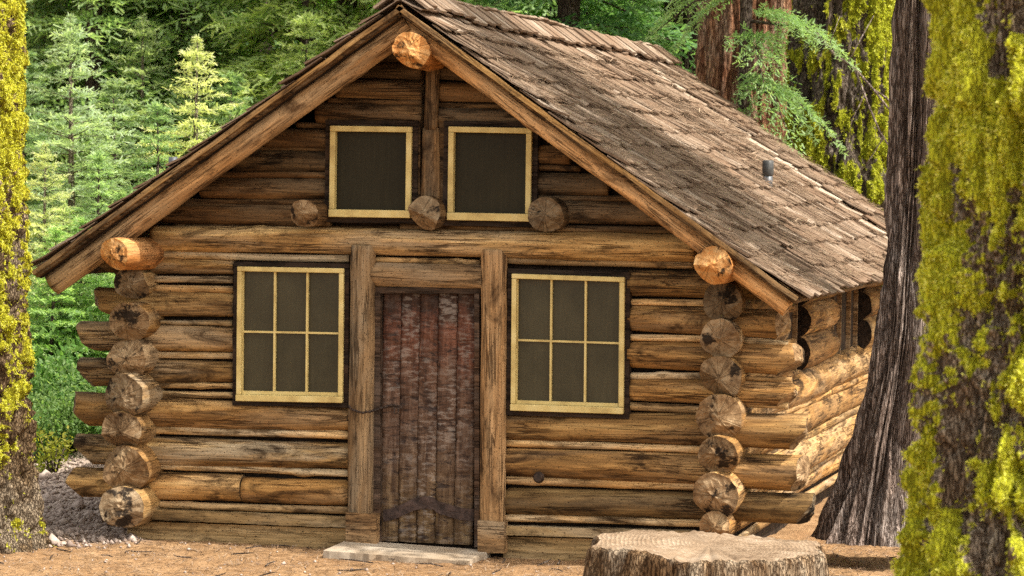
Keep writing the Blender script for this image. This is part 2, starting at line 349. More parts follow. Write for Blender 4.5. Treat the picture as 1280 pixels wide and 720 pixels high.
# ------------------------------------------------------------------ logs
def frame_to(p1, p2, up=(0, 0, 1)):
    p1 = Vector(p1); ax = (Vector(p2) - p1).normalized(); upv = Vector(up)
    zz = (upv - ax * upv.dot(ax)).normalized(); yy = zz.cross(ax)
    return Matrix(((ax.x, yy.x, zz.x, p1.x), (ax.y, yy.y, zz.y, p1.y), (ax.z, yy.z, zz.z, p1.z), (0, 0, 0, 1))), (Vector(p2) - p1).length
LOGSEED = [0]
def log(name, p1, p2, r1, r2, parent, mats, e1='flat', e2='flat', tint=1.0, rough=1.0, ring=24, step=.045, knots=True, squash=1.0, up=(0, 0, 1), warm=None):
    LOGSEED[0] += 1; sd = LOGSEED[0]; rs = np.random.default_rng(sd + 100)
    mw, L = frame_to(p1, p2, up); n = max(4, int(L / step)); xs_ = np.linspace(0, L, n + 1)
    th = np.arange(ring) * 2 * np.pi / ring
    T, Xg = np.meshgrid(th, xs_); q = np.stack([Xg.ravel() * 1.0, np.cos(T).ravel() * 1.2, np.sin(T).ravel() * 1.2], 1)
    R = (r1 + (r2 - r1) * Xg / max(L, 1e-6)).ravel()
    R = R * (1 + .16 * rough * (fbm(q * [1.1, 1, 1], sd) - .5) + .13 * rough * (fbm(q * [3, 4.5, 4.5], sd + 7) - .5))
    if knots:
        for _ in range(int(L * 1.6) + 1):
            kx, kt = rs.uniform(0, L), rs.uniform(0, 6.28); d2 = ((Xg.ravel() - kx) / .05) ** 2 + ((((T.ravel() - kt + np.pi) % (2 * np.pi)) - np.pi) * R / .04) ** 2
            R = R + rs.uniform(-.012, .016) * np.exp(-d2) * rough
    # round the rims
    ch = .35 * min(r1, r2)
    for kind, dist in ((e1, Xg.ravel()), (e2, L - Xg.ravel())):
        if kind == 'round':
            tt = np.clip(dist / (ch * 1.6), 0, 1); R = R * (.72 + .28 * np.sqrt(1 - (1 - tt) ** 2))
    bx = xs_ * .6; by = (fbm(np.stack([bx, bx * 0, bx * 0], 1), sd + 31) - .5) * .035 * rough; bz = (fbm(np.stack([bx, bx * 0 + 5, bx * 0], 1), sd + 33) - .5) * .03 * rough
    Yv = np.cos(T.ravel()) * R + np.repeat(by, ring); Zv = np.sin(T.ravel()) * R * squash + np.repeat(bz, ring); Xv = Xg.ravel().copy()
    def facets(sgn):
        out = []
        for k in range(rs.integers(2, 5)):
            a = rs.uniform(0, 6.28) if k else rs.uniform(-2.2, -.9); sl = rs.uniform(.4, .9) if k else rs.uniform(1.1, 1.9); out.append((sl * math.cos(a), sl * math.sin(a), rs.uniform(-.1, .3) * r1 if k else rs.uniform(.15, .6) * r1))
        return out
    def cut(fc, y, z):                                         # how far an axe cut end falls back at (y, z)
        d = np.zeros_like(y)
        for a, b, c in fc: d = np.maximum(d, a * y + b * z - c + .0)
        return d
    V = [np.stack([Xv, Yv, Zv], 1)]; Fc = []; mi = []
    idx = np.arange((n + 1) * ring).reshape(n + 1, ring)
    a = idx[:-1]; b = np.roll(a, -1, 1); c = np.roll(idx[1:], -1, 1); d = idx[1:]
    Q = np.stack([a, d, c, b], -1).reshape(-1, 4); Fc += [tuple(x) for x in Q.tolist()]; mi += [0] * len(Q)
    base = (n + 1) * ring; capn = 7
    for which, kind in ((0, e1), (1, e2)):
        rim = idx[0] if which == 0 else idx[-1]; sgn = -1 if which == 0 else 1
        cy, cz = V[0][rim, 1].mean(), V[0][rim, 2].mean(); ry, rz = V[0][rim, 1] - cy, V[0][rim, 2] - cz
        fc = facets(sgn) if kind == 'hewn' else []
        if fc:
            dd = cut(fc, ry, rz); k = len(fc)
            # pull back the wall rings near this end so that they follow the cut
            for rr in range(n + 1):
                row = idx[rr] if which == 0 else idx[n - rr]
                lim = dd; pos = V[0][row, 0] if which == 0 else L - V[0][row, 0]
                pos2 = np.maximum(pos, lim * (1 - 0) + rr * .0005)
                V[0][row, 0] = pos2 if which == 0 else L - pos2
        prev = rim; ex0 = V[0][rim, 0].copy()
        for j in range(1, capn):
            s_ = 1 - j / capn; y = ry * s_; z = rz * s_
            jit = (noise(np.stack([y * 40, z * 40, y * 0 + sd], 1), sd) - .5) * (.03 if kind == 'hewn' else .008)
            if fc: xx = cut(fc, y, z) + np.abs(jit)
            else: xx = np.abs(jit) - (.02 * (1 - s_ * s_) if kind == 'round' else 0)
            xx = xx if which == 0 else L - xx
            V.append(np.stack([xx, y + cy, z + cz], 1)); cur = np.arange(base, base + ring); base += ring
            for k in range(ring):
                q4 = (prev[k], prev[(k + 1) % ring], cur[(k + 1) % ring], cur[k])
                Fc.append(tuple(int(i) for i in (q4 if which == 0 else q4[::-1]))); mi.append(1)
            prev = cur
        xc = (0 if which == 0 else L); V.append(np.array([[xc, cy, cz]])); ctr = base; base += 1
        for k in range(ring):
            t3 = (int(prev[k]), int(prev[(k + 1) % ring]), ctr); Fc.append(t3 if which == 0 else t3[::-1]); mi.append(1)
    o = fast_mesh(name, np.concatenate(V), Fc, mats, parent, False, mw, None, None, mi)
    sm_ = np.array([1 if m_ == 0 else 0 for m_ in mi], bool); o.data.polygons.foreach_set('use_smooth', sm_)
    t_ = tint * rs.uniform(.82, 1.32); w = rs.uniform(-.10, .06) if warm is None else warm
    o.color = (t_ * (1 + w), t_, t_ * (1 - w * 1.4), 1)
    return o

# ------------------------------------------------------------------ the cabin
cabin = empty('log_cabin', (0, 0, 0), 'old brown log cabin with steep shingled gable roof and yellow framed windows', 'cabin')
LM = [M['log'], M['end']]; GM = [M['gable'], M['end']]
S = 1 / 163.0
def flog(name, x1, y1, x2, y2, dia, mats=LM, y=0.03, e1='flat', e2='flat', tint=1.0, dia2=None, **k):
    r = (dia - 2.5) * S / 2; r2 = ((dia2 or dia) - 2.5) * S / 2
    a = unp(x1, y1, y - r * .7); b = unp(x2, y2, y - r * .7); a[1] = b[1] = y
    return log(name, a, b, r, r2, cabin, mats, e1, e2, tint, **k)
# wall logs left of the door; they run past the corner on the left
for (x1, y1, x2, y2, d, e2, t) in [
    (118, 328, 291, 333, (29, 23), 'flat', .75), (116, 379, 291, 382, (40, 31), 'flat', .8), (93, 421, 291, 425, (41, 36), 'flat', .95), (97, 466, 291, 465, (41, 28), 'flat', .85),
    (87, 512, 440, 523, (45, 34), 'round', .8), (93, 562, 440, 571, (43, 35), 'round', 1.0), (79, 602, 300, 611, (41, 36), 'flat', 1.3)]:
    flog('wall_log', x1, y1, x2, y2, d[0], dia2=d[1], e1='hewn', e2=e2, tint=t, ring=28)
flog('wall_log', 302, 613, 437, 617, 35, e1='flat', e2='round', tint=.92)
# wall logs right of the door; they run past the corner on the right
for (x1, y1, x2, y2, d, e1, t) in [
    (785, 354, 975, 358, (35, 36), 'flat', .55), (785, 398, 982, 406, (34, 40), 'flat', .95), (785, 443, 1001, 450, (35, 42), 'flat', 1.15), (785, 488, 995, 494, (30, 38), 'flat', 1.2),
    (626, 532, 1009, 540, (36, 47), 'round', 1.0), (626, 577, 1007, 592, (38, 46), 'round', 1.25), (626, 625, 1016, 638, (35, 41), 'round', .75)]:
    flog('wall_log', x1, y1, x2, y2, d[0], dia2=d[1], e1=e1, e2='hewn', tint=t, ring=28)
# thin chinking poles between the courses
for (x1, y1, x2, y2, d, t) in [
    (190, 318, 436, 323, 11, 1.0), (190, 348, 291, 350, 10, .8), (190, 360, 291, 362, 11, .9), (190, 402, 291, 403, 8, .9), (190, 445, 291, 446, 10, 1.), (190, 482, 291, 483, 9, 1.), (190, 492, 291, 494, 10, 1.1),
    (190, 537, 436, 545, 12, 1.1), (190, 584, 436, 592, 11, 1.2), (190, 631, 436, 638, 11, 1.15),
    (630, 325, 866, 332, 11, .85), (783, 377, 900, 379, 10, .95), (783, 422, 900, 424, 10, 1.), (783, 469, 900, 471, 10, 1.), (783, 508, 900, 513, 12, 1.35),
    (628, 554, 900, 562, 11, 1.05), (628, 600, 900, 609, 12, 1.15), (628, 648, 900, 655, 11, 1.25),
    (465, 325, 600, 329, 9, .9), (930, 428, 985, 430, 8, .8), (930, 474, 990, 476, 8, .8), (930, 506, 985, 508, 10, .9)]:
    flog('chinking_strip', x1, y1, x2, y2, d + 1, [M['strip'], M['end']], y=.0, tint=t * 1.12, ring=14, rough=.9, knots=True)
# long log over door and windows, and the door lintel
flog('wall_log', 188, 297, 868, 310, 36, y=.0, tint=1.15, ring=28)
flog('lintel', 464, 342, 602, 346, 34, [M['post'], M['end']], y=-.02, tint=.8)
# boards at the foot of the wall
def fbox(name, x1, y1, x2, y2, ya, yb, m, parent=cabin, dy=0, tint=1.0, par0=None, nx=24):
    """a board lying in the wall plane: x1..x2, y1..y2 at its left end, dropping dy at its right end (photo pixels)"""
    a = unp(x1, y1, ya); b = unp(x2, y1 + dy, ya); c = unp(x1, y2, ya); d = unp(x2, y2 + dy, ya)
    mb = MB(); vs = []; N = nx
    for i in range(N + 1):
        t_ = i / N; w = RNG.uniform(-.003, .003, 4)
        tp = a + (b - a) * t_; bt = c + (d - c) * t_
        vs += [(tp[0], ya + w[0] * .6, tp[2] + w[1]), (bt[0], ya + w[2] * .6, bt[2] + w[3]), (bt[0], yb, bt[2] + w[3]), (tp[0], yb, tp[2] + w[1])]
    fs = []
    for i in range(N):
        o = i * 4
        for k in range(4): fs.append((o + k, o + (k + 1) % 4, o + 4 + (k + 1) % 4, o + 4 + k))
    fs += [(0, 3, 2, 1), (N * 4, N * 4 + 1, N * 4 + 2, N * 4 + 3)]
    vs = np.array(vs); ctr = vs.mean(0); mb.add(vs - ctr, fs)
    o = mb.build(name, m, parent, False, Matrix.Translation(ctr)); o.color = (tint, tint, tint, 1)
    return o
fbox('sill_beam', 190, 637, 436, 650, -.095, .05, M['plank'], dy=10, tint=.9)
fbox('sill_beam', 628, 658, 905, 669, -.095, .05, M['plank'], dy=8, tint=1.15)
fbox('foundation_plank', 159, 651, 434, 700, -.04, .06, M['plank'], dy=10, tint=1.2)
fbox('foundation_plank', 629, 671, 930, 705, -.04, .06, M['plank'], dy=6, tint=1.2)
# corner log ends (the logs of the two side walls)
cl = float(unp(165, 490, -.15)[0]) + .02; cr = float(unp(902, 500, -.15)[0])
YR = 8.6
for (x, y, d, front, t) in [(171, 354, 44, .26, .75), (168, 403, 52, .36, .95), (166, 450, 54, .34, 1.0), (160, 496, 62, .42, .95), (160, 540, 54, .40, .85), (161, 587, 62, .40, .95), (158, 635, 58, .45, 1.15)]:
    p = unp(x - 9, y, -front); r = d * S / 2 * .93
    log('side_wall_log', p, (p[0] + .10, YR, p[2] - .02), r, r * .9, cabin, LM, 'hewn', 'flat', t, ring=28, step=.12)
pieces = {0: [(0, 2.2), (3.15, 4.95), (7.0, YR)]}
for i, (x, y, d, front, t) in enumerate([(902, 378, 54, .22, .55), (904, 426, 50, .26, .85), (902, 473, 56, .30, .95), (903, 521, 58, .32, 1.1), (900, 570, 51, .34, 1.0), (900, 620, 60, .36, 1.1), (901, 660, 40, .34, 1.2)]):
    p = unp(x, y, -front); r = d * S / 2 * .95
    segs = pieces[0] if i < 3 else [(0, YR)]
    for k, (a, b) in enumerate(segs):
        ya = -front if k == 0 else a
        log('side_wall_log', (cr + .0, ya, p[2]), (cr, b, p[2] - .0), r, r * .95, cabin, LM if k == 0 else [M['log'], M['dark']], 'hewn' if k == 0 else 'flat', 'flat', t, ring=28, step=.07)  # ends facing the window openings are coloured dark to stand for shadow
    log('chinking_strip', (cr + .085, 0.15, p[2] - .145), (cr + .085, YR if i >= 3 else 2.62, p[2] - .145), .035, .035, cabin, LM, tint=1.0, ring=12, knots=False, step=.2)
# gable logs
for (x1, y1, x2, y2, d, t) in [
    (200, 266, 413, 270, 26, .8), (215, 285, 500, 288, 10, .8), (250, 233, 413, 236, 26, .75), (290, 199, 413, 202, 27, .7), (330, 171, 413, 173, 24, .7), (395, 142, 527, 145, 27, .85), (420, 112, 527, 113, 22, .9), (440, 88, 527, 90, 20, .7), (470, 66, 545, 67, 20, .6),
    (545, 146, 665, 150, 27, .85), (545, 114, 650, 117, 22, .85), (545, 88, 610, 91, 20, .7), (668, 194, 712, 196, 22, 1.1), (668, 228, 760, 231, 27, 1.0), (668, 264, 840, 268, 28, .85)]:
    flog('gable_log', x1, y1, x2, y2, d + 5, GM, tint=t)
for (x1, y1, x2, y2, d, t) in [(215, 251, 413, 253, 10, .9), (270, 217, 413, 219, 10, .8), (310, 185, 413, 187, 8, .8), (370, 157, 527, 159, 9, .8), (410, 126, 527, 128, 9, .7), (545, 131, 665, 133, 9, .8), (668, 209, 725, 211, 9, 1.), (668, 247, 790, 249, 9, 1.), (500, 284, 850, 288, 10, .9)]:
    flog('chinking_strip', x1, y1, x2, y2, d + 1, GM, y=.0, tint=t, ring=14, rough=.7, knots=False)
# solid inner walls behind the logs
def prism(name, pts, ya, yb, m, parent=cabin):
    n = len(pts); mb = MB(); v = [(p[0], ya, p[1]) for p in pts] + [(p[0], yb, p[1]) for p in pts]
    mb.add(v, [tuple(range(n)), tuple(range(2 * n - 1, n - 1, -1))] + [(i, i + n, (i + 1) % n + n, (i + 1) % n) for i in range(n)])
    return mb.build(name, m, parent)
RY = -.62
RT = unp(500, 3, RY); RL = unp(38, 337, RY); RR = unp(1000, 369, RY)
def roof_z(x): return RT[2] + ((RL[2] - RT[2]) * (x - RT[0]) / (RL[0] - RT[0]) if x < RT[0] else (RR[2] - RT[2]) * (x - RT[0]) / (RR[0] - RT[0]))
xl, xr = cl - .03, cr + .02
gp = [(xl, -.1), (xr, -.1), (xr, roof_z(xr) - .25), (RT[0], RT[2] - .28), (xl, roof_z(xl) - .25)]
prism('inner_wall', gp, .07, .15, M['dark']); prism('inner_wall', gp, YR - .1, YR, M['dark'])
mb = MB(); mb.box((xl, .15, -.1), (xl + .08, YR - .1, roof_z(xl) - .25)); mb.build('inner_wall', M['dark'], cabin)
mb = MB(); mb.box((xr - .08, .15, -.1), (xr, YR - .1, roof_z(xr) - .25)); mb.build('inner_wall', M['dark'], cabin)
# ridge and eave purlins, loft joists
def plog(name, px, py, dia, front, mats, t, e1='hewn', dx=0, **k):
    p = unp(px, py, -front); r = dia * S / 2 * .97
    return log(name, p, (p[0] + dx, YR, p[2]), r, r, cabin, mats, e1, 'flat', t, ring=30, step=.09, **k)
OM = [M['orange'], M['orange_end']]
plog('purlin', 139, 319, 42, .80, OM, .85, warm=.06); plog('purlin', 889, 330, 48, .66, OM, 1.15, warm=.04); plog('purlin', 510, 61, 44, .68, OM, 1.0, warm=.06)
JM = [M['gable'], M['end']]
plog('joist', 378, 266, 36, .40, JM, .8); plog('joist', 526, 267, 44, .30, JM, .8); plog('joist', 681, 268, 44, .30, JM, .8)
# posts
def vpost(name, x1, x2, yt, yb, y, m, tint, dpx=None, xt1=None, xt2=None, squash=.7):
    a = unp((x1 + x2) / 2, yb, y - .06); b = unp(((xt1 or x1) + (xt2 or x2)) / 2, yt, y - .06); a[1] = b[1] = y
    return log(name, a, b, (x2 - x1) * S / 2, ((xt2 or x2) - (xt1 or x1)) * S / 2, cabin, [m, M['end']], 'flat', 'flat', tint, up=(0, -1, 0), squash=squash, rough=.8, ring=28)
vpost('door_post', 431, 465, 307, 690, -.06, M['post'], 1.0, xt1=435, xt2=467)
vpost('door_post', 597, 629, 312, 690, -.06, M['post'], 1.05, xt1=599, xt2=632)
fbox('post_block', 432, 641, 470, 681, -.165, -.05, M['post'], dy=2, tint=1., nx=5)
fbox('post_block', 597, 651, 630, 690, -.165, -.05, M['post'], dy=2, tint=1., nx=5)
vpost('gable_post', 523, 549, 160, 252, -.05, M['gable'], 1.5, xt1=526, xt2=548)
vpost('gable_post', 527, 545, 78, 162, -.06, M['gable'], 1.3, xt1=529, xt2=547)
for x in (517, 549): fbox('gable_board', x, 154, x + 8, 276, -.055, .05, M['gable'], tint=.55, nx=4, dy=0)
# door
dl, dr = unp(470, 500, 0), unp(598, 500, 0)
dz0, dz1 = unp(535, 681, -.02)[2], unp(535, 361, -.02)[2]
door = empty('door', (0, 0, 0)); door.parent = cabin
xa, xb = float(unp(477, 500, -.0)[0]), float(unp(594, 500, -.0)[0]); NP = 5; W = (xb - xa) / NP; dy = -.015
for k in range(NP):
    NX, NZ = 8, 110; gx, gzz = np.meshgrid(np.linspace(0, W - .004, NX), np.linspace(dz0 + .012, dz1 - .012, NZ))
    pp = np.stack([gx.ravel() * 9 + k * 7, gx.ravel() * 0, gzz.ravel() * 6], 1); hh = (fbm(pp, 61) - .5) * .02 + .012 * (np.abs(np.sin(gzz.ravel() * 22 + 2.5 * noise(pp * .7, 63))) ** 12) * (noise(pp * 1.3, 64) > .45) + RNG.uniform(-.004, .004)
    edge = np.minimum(gx.ravel(), W - .004 - gx.ravel()); hh = hh + .012 * np.exp(-edge / .008)
    v = np.stack([gx.ravel(), hh, gzz.ravel() - dz0], 1); back = v.copy(); back[:, 1] = .04
    n_ = NX * NZ; fs = []
    for i in range(NZ - 1):
        for j in range(NX - 1):
            a = i * NX + j; fs.append((a, a + 1, a + NX + 1, a + NX))
    for i in range(NZ - 1):
        for a, b in ((i * NX, (i + 1) * NX), ((i + 1) * NX + NX - 1, i * NX + NX - 1)): fs.append((a, b, b + n_, a + n_))
    mb = MB(); mb.add(np.concatenate([v, back]), fs)
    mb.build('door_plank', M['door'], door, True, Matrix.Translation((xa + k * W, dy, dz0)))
def strap(name, fn_top, fn_bot, x0, x1, m, y=-.03, n=40, th=.012):
    t_ = np.linspace(x0, x1, n); mb = MB(); v = []
    for x in t_:
        a = unp(x, fn_top(x), y); b = unp(x, fn_bot(x), y)
        v += [(a[0], y, a[2]), (b[0], y, b[2]), (b[0], y + th, b[2]), (a[0], y + th, a[2])]
    fs = [(i * 4 + k, i * 4 + (k + 1) % 4, i * 4 + 4 + (k + 1) % 4, i * 4 + 4 + k) for i in range(n - 1) for k in range(4)]
    fs += [(0, 3, 2, 1), ((n - 1) * 4, (n - 1) * 4 + 1, (n - 1) * 4 + 2, (n - 1) * 4 + 3)]
    mb.add(np.array(v), fs); return mb.build(name, m, door)
wv = lambda x: 636 - 9 * math.sin((x - 505) / 17.5) * (1 if x < 545 else .55) + (x - 480) * .03
g = G('door_band'); f1 = g.noise(g.coord((20, 20, 20)), 1, 5); M['band'] = g.pbr(g.ramp(f1, [(.3, (.02, .013, .012)), (.7, (.085, .055, .048))]), .75, f1, .02)
g = G('red_panel'); f1 = g.noise(g.coord((9, 9, 14)), 1, 6, .7); M['redp'] = g.pbr(g.ramp(f1, [(.3, (.05, .02, .014)), (.5, (.14, .06, .042)), (.7, (.30, .19, .15))]), .6, f1, .012, .4)
strap('door_band', lambda x: wv(x) - 8, lambda x: wv(x) + 7, 479, 592, M['band'])
mb = MB()
mb.box((xa - .012, -.02, dz0), (xa + .0, .06, dz1)); o = mb.build('door_jamb', M['dark'], cabin)
fbox('door_jamb', 465, 366, 475, 681, -.07, .06, M['dark'], nx=8, tint=2.2); fbox('door_jamb', 593, 366, 599, 684, -.05, .06, M['dark'], nx=8, tint=3.2)
fbox('door_jamb', 465, 359, 600, 367, -.06, .06, M['dark'], nx=8, tint=1.4)
# door chain from the post to the door
mb = MB(); pts = [unp(436, 507, -.17), unp(441, 513, -.175), unp(452, 516, -.175), unp(464, 514, -.17), unp(474, 511, -.10), unp(492, 506, -.05), unp(500, 508, -.045)]
for i in range(len(pts) - 1):
    for t_ in np.linspace(0, 1, 4)[:-1]:
        c0 = pts[i] + (pts[i + 1] - pts[i]) * t_; c1 = pts[i] + (pts[i + 1] - pts[i]) * (t_ + .3)
        mb.tube([c0, (c0 + c1) / 2 + RNG.uniform(-.004, .004, 3), c1], [.008, .012, .008], 6)
mb.build('latch_chain', M['iron'], cabin, True)
mb = MB(); mb.box((-.02, 0, -.012), (.11, .012, .012)); mb.tube([(.05, -.01, -.01), (.05, -.02, -.05), (.08, -.02, -.05), (.08, -.01, -.01)], .006, 6)
mb.build('door_hasp', M['iron'], door, False, Matrix.Translation(unp(486, 508, -.05)))
# threshold slab
q = [unp(x, y, 0) for x, y in ((437, 679), (606, 686))]
mb = MB(); x0, x1 = float(unp(436, 690, -.05)[0]), float(unp(614, 690, -.05)[0])
N = 22
for i in range(N):
    a, b = x0 + (x1 - x0) * i / N, x0 + (x1 - x0) * (i + 1) / N
vs = []
for i in range(N + 1):
    x = x0 + (x1 - x0) * i / N; zt = .065 + .03 * (1 - i / N) - .02; j = RNG.uniform(-.012, .012, 3)
    vs += [(x, -.07, zt), (x - .03 + j[2] * .3, -.60 + j[0], zt - .025 + j[1] * .2), (x - .03, -.615 + j[0], -.12), (x, -.07, -.12)]
fs = [(i * 4 + k, i * 4 + (k + 1) % 4, i * 4 + 4 + (k + 1) % 4, i * 4 + 4 + k) for i in range(N) for k in range(4)] + [(0, 3, 2, 1), (N * 4, N * 4 + 1, N * 4 + 2, N * 4 + 3)]
mb.add(vs, fs); mb.build('threshold', M['concrete'], cabin)
# knot hole with a pale rim
p = unp(673, 597, -.10)
mb = MB(); mb.tube([(p[0], -.09, p[2]), (p[0], -.118, p[2])], [.045, .03], 14); mb.build('knot_hole', M['iron'], cabin)

# windows
def window(x1, y1, x2, y2, cols, rows, dyr, fw=6, panin=0.0, casing=6, sill=False):
    """a framed window in the front wall; x1..y2 = outer corners of the yellow frame in the photograph, dyr = drop to the right"""
    y = -.085; w = empty('window', (0, 0, 0)); w.parent = cabin
    A = unp(x1, y1, y); B = unp(x2, y1 + dyr, y); C_ = unp(x1 - 1.5, y2, y); D = unp(x2 - 1.5, y2 + dyr, y)
    def P(u, v): return A + (B - A) * u + (C_ - A) * v + (A + D - B - C_) * u * v
    wid = (B - A)[0]; hei = (A - C_)[2]; fu = fw * S / wid; fv = fw * S / hei
    def bar(mb, u1, v1, u2, v2, ya, yb):
        c = [P(u1, v1), P(u2, v1), P(u2, v2), P(u1, v2)]
        v = [(p[0], ya, p[2]) for p in c] + [(p[0], yb, p[2]) for p in c]
        mb.add(v, [(0, 3, 2, 1), (4, 5, 6, 7), (0, 1, 5, 4), (1, 2, 6, 5), (2, 3, 7, 6), (3, 0, 4, 7)])
    f = MB(); e = .0015
    bar(f, 0, 0, 1, fv, -.10, -.02); bar(f, 0, 1 - fv * 1.35, 1, 1, -.112, -.02); bar(f, 0, fv + e, fu, 1 - fv * 1.35 - e, -.098, -.02); bar(f, 1 - fu, fv + e, 1, 1 - fv * 1.35 - e, -.098, -.02)
    fo = f.build('frame', M['yellow'], w)
    bv = fo.modifiers.new('bevel', 'BEVEL'); bv.width = .005; bv.segments = 2
    if cols > 1:
        s_ = MB(); mu, mv = .015 / wid, .015 / hei; iu = fu + .007 / wid
        bar(s_, fu + e, fv + e, iu, 1 - fv * 1.35 - e, -.075, -.045); bar(s_, 1 - iu, fv + e, 1 - fu - e, 1 - fv * 1.35 - e, -.075, -.045)
        bar(s_, iu + e, 1 - fv * 1.35 - .028 / hei, 1 - iu - e, 1 - fv * 1.35 - e, -.075, -.045)
        for i in range(1, cols): u = fu + (1 - 2 * fu) * i / cols; bar(s_, u - mu / 2, fv + e, u + mu / 2, 1 - fv * 1.35 - .028 / hei - e, -.072, -.045)
        u0 = fu
        v = fv + (1 - 2.35 * fv) * .49; bar(s_, iu + e, v - mv / 2, 1 - iu - e, v + mv / 2, -.0695, -.046)
        s_.build('sash', M['yellow'], w)
    g_ = MB(); bar(g_, fu * .5, fv * .5, 1 - fu * .5, 1 - fv * .5, -.044, -.03); g_.build('pane', M['pane_low'] if cols > 1 else M['pane'], w)
    c = MB(); cu, cv = casing * S / wid, casing * S / hei
    bar(c, -cu, -cv, 1 + cu, -e, -.075, .06); bar(c, -cu, 1 + e, 1 + cu, 1 + cv, -.075, .06); bar(c, -cu, e, -e, 1, -.07, .06); bar(c, 1 + e, e, 1 + cu, 1, -.07, .06)
    c.build('casing', M['dark'], w)
    b = MB(); bar(b, 0, 0, 1, 1, .0, .06); b.build('backing', M['dark'], w)
    return w
window(297, 333, 430, 501, 3, 2, 2.5); window(640, 342, 781, 513, 3, 2, 4.5)
window(413, 157, 515, 271, 1, 1, 1.5, 7, casing=7); window(561, 158, 665, 275, 1, 1, 2, 7, casing=7)
# windows in the right hand wall, seen edge on
def side_window(ya, yb, z0, z1):
    w = empty('window', (0, 0, 0)); w.parent = cabin; xo = cr + .06
    f = MB(); t_ = .018
    f.box((xo - .12, ya, z0), (xo, ya + t_, z1)); f.box((xo - .12, yb - t_, z0), (xo, yb, z1)); f.box((xo - .12, ya + t_ + .001, z0), (xo - .002, yb - t_ - .001, z0 + t_)); f.box((xo - .12, ya + t_ + .001, z1 - t_), (xo - .002, yb - t_ - .001, z1))
    f.build('frame', M['post'], w)
    g_ = MB(); g_.box((xo - .19, ya, z0), (xo - .17, yb, z1)); g_.build('pane', M['pane'], w)
for ya, yb in ((2.5, 3.0), (5.12, 5.6), (6.2, 6.7)): side_window(ya, yb, unp(902, 496, 0)[2], unp(902, 352, 0)[2])

# ------------------------------------------------------------------ roof
roof = MB()
YE = 7.35; YZ = 9.1
def slab(mb, a, b, y0, y1, lift, th):
    nn = np.array([-(b[2] - a[2]), 0, b[0] - a[0]]); nn = nn / np.linalg.norm(nn); nn = nn if nn[2] > 0 else -nn
    v = []
    for y in (y0, y1):
        for p in (a, b):
            q_ = np.array([p[0], y, p[2]]) + nn * lift; v += [q_, q_ - nn * th]
    mb.add(v, [(0, 1, 3, 2), (4, 6, 7, 5), (0, 4, 5, 1), (2, 3, 7, 6), (0, 2, 6, 4), (1, 5, 7, 3)])
for e in (RL, RR):
    slab(roof, RT, e, RY + .02, YE - .002, -.045, .03); slab(roof, RT, e, YE + .002, YZ, -.02, .05)
deck = roof.build('roof', M['gable'], cabin)
def shingles(edge, y0, y1, seed, lift0=0., darker=0.):
    rs = np.random.default_rng(seed); mb = MB()
    top = np.array([RT[0], 0, RT[2]]); bot = np.array([edge[0], 0, edge[2]]); vd = (bot - top); S_ = np.linalg.norm(vd); vd = vd / S_
    nn = np.array([-vd[2], 0, vd[0]]); nn = nn if nn[2] > 0 else -nn
    expo = .275; ncr = int(S_ / expo) + 1
    for c in range(ncr):
        sb = S_ + .05 - c * expo; y = y0
        while y < y1 - .02:
            w = min(rs.choice([.08, .11, .14, .18]) * rs.uniform(.8, 1.2), y1 - y)
            ln = .42 if sb > .42 else sb; jb = rs.normal(0, .024) * (1 if c else .7); tk = rs.uniform(.008, .018); ang = rs.normal(0, .03); gap = rs.uniform(.002, .012)
            sag = (fbm(np.array([[y * .5, sb * .6, seed]]), 9)[0] - .5) * .09 + (fbm(np.array([[y * 2.2, sb * 2, seed]]), 19)[0] - .5) * .025
            lift = lift0 + sag + .004; curl = rs.exponential(.007); tw = rs.uniform(-.006, .006); tone = np.clip(rs.normal(.5 - darker, .17) + 0, 0, .85); tone = 1. if (lift0 == 0 and y > y1 - .42) else tone  # last strip before the rear part: sunlight painted in as a pale tone
            cs = [(sb - ln, y, .006, 0.0), (sb - ln * .5, y, .018, .0), (sb + jb, y, .03 + tk * .6 + curl, 0)]
            V_ = []; UV = []
            for (s_, yy, h, _) in cs:
                for side in (0, 1):
                    yv = yy + (gap / 2 if side == 0 else w - gap / 2) + ang * (s_ - sb); ss = s_ + (rs.uniform(-.008, .008) if s_ == sb + jb else 0)
                    hh = h + lift + (tw if side else -tw)
                    pt = top + vd * ss + nn * hh; pb = top + vd * ss + nn * (hh - tk * (.35 if s_ < sb - .3 else 1))
                    V_ += [(pt[0], yv, pt[2]), (pb[0], yv, pb[2])]; UV += [(yv, ss), (yv + .3, ss + .1)]
            fs = []
            for k in (0, 4): fs += [(k, k + 2, k + 6, k + 4), (k + 1, k + 5, k + 7, k + 3), (k, k + 4, k + 5, k + 1), (k + 2, k + 3, k + 7, k + 6)]
            fs += [(8, 10, 11, 9), (0, 1, 3, 2)]
            mb.add(V_, fs, 0, tone, UV); y += w
    # ridge cap row
    y = y0
    while y < y1 - .02:
        w = min(rs.uniform(.10, .2), y1 - y); pt0 = top - vd * .02; V_ = []
        sag = lift0 + (fbm(np.array([[y * .5, 0, seed]]), 9)[0] - .5) * .09; L_ = .2 + rs.uniform(-.03, .03); j = rs.uniform(0, .02)
        for (s_, h) in ((-.06, .075), (L_, .07)):
            for yy in (y + .003, y + w - .003):
                for hh in (h + j, h + j - .02):
                    pt = top + vd * s_ + nn * (hh + sag); V_.append((pt[0], yy, pt[2]))
        mb.add(V_, [(0, 2, 6, 4), (1, 5, 7, 3), (0, 4, 5, 1), (2, 3, 7, 6), (4, 6, 7, 5), (0, 1, 3, 2)], 0, np.clip(rs.normal(.55, .2), 0, 1), [(yy_ + .1 * k_, .1 * k_) for k_, yy_ in enumerate([y] * 8)]); y += w
    return mb
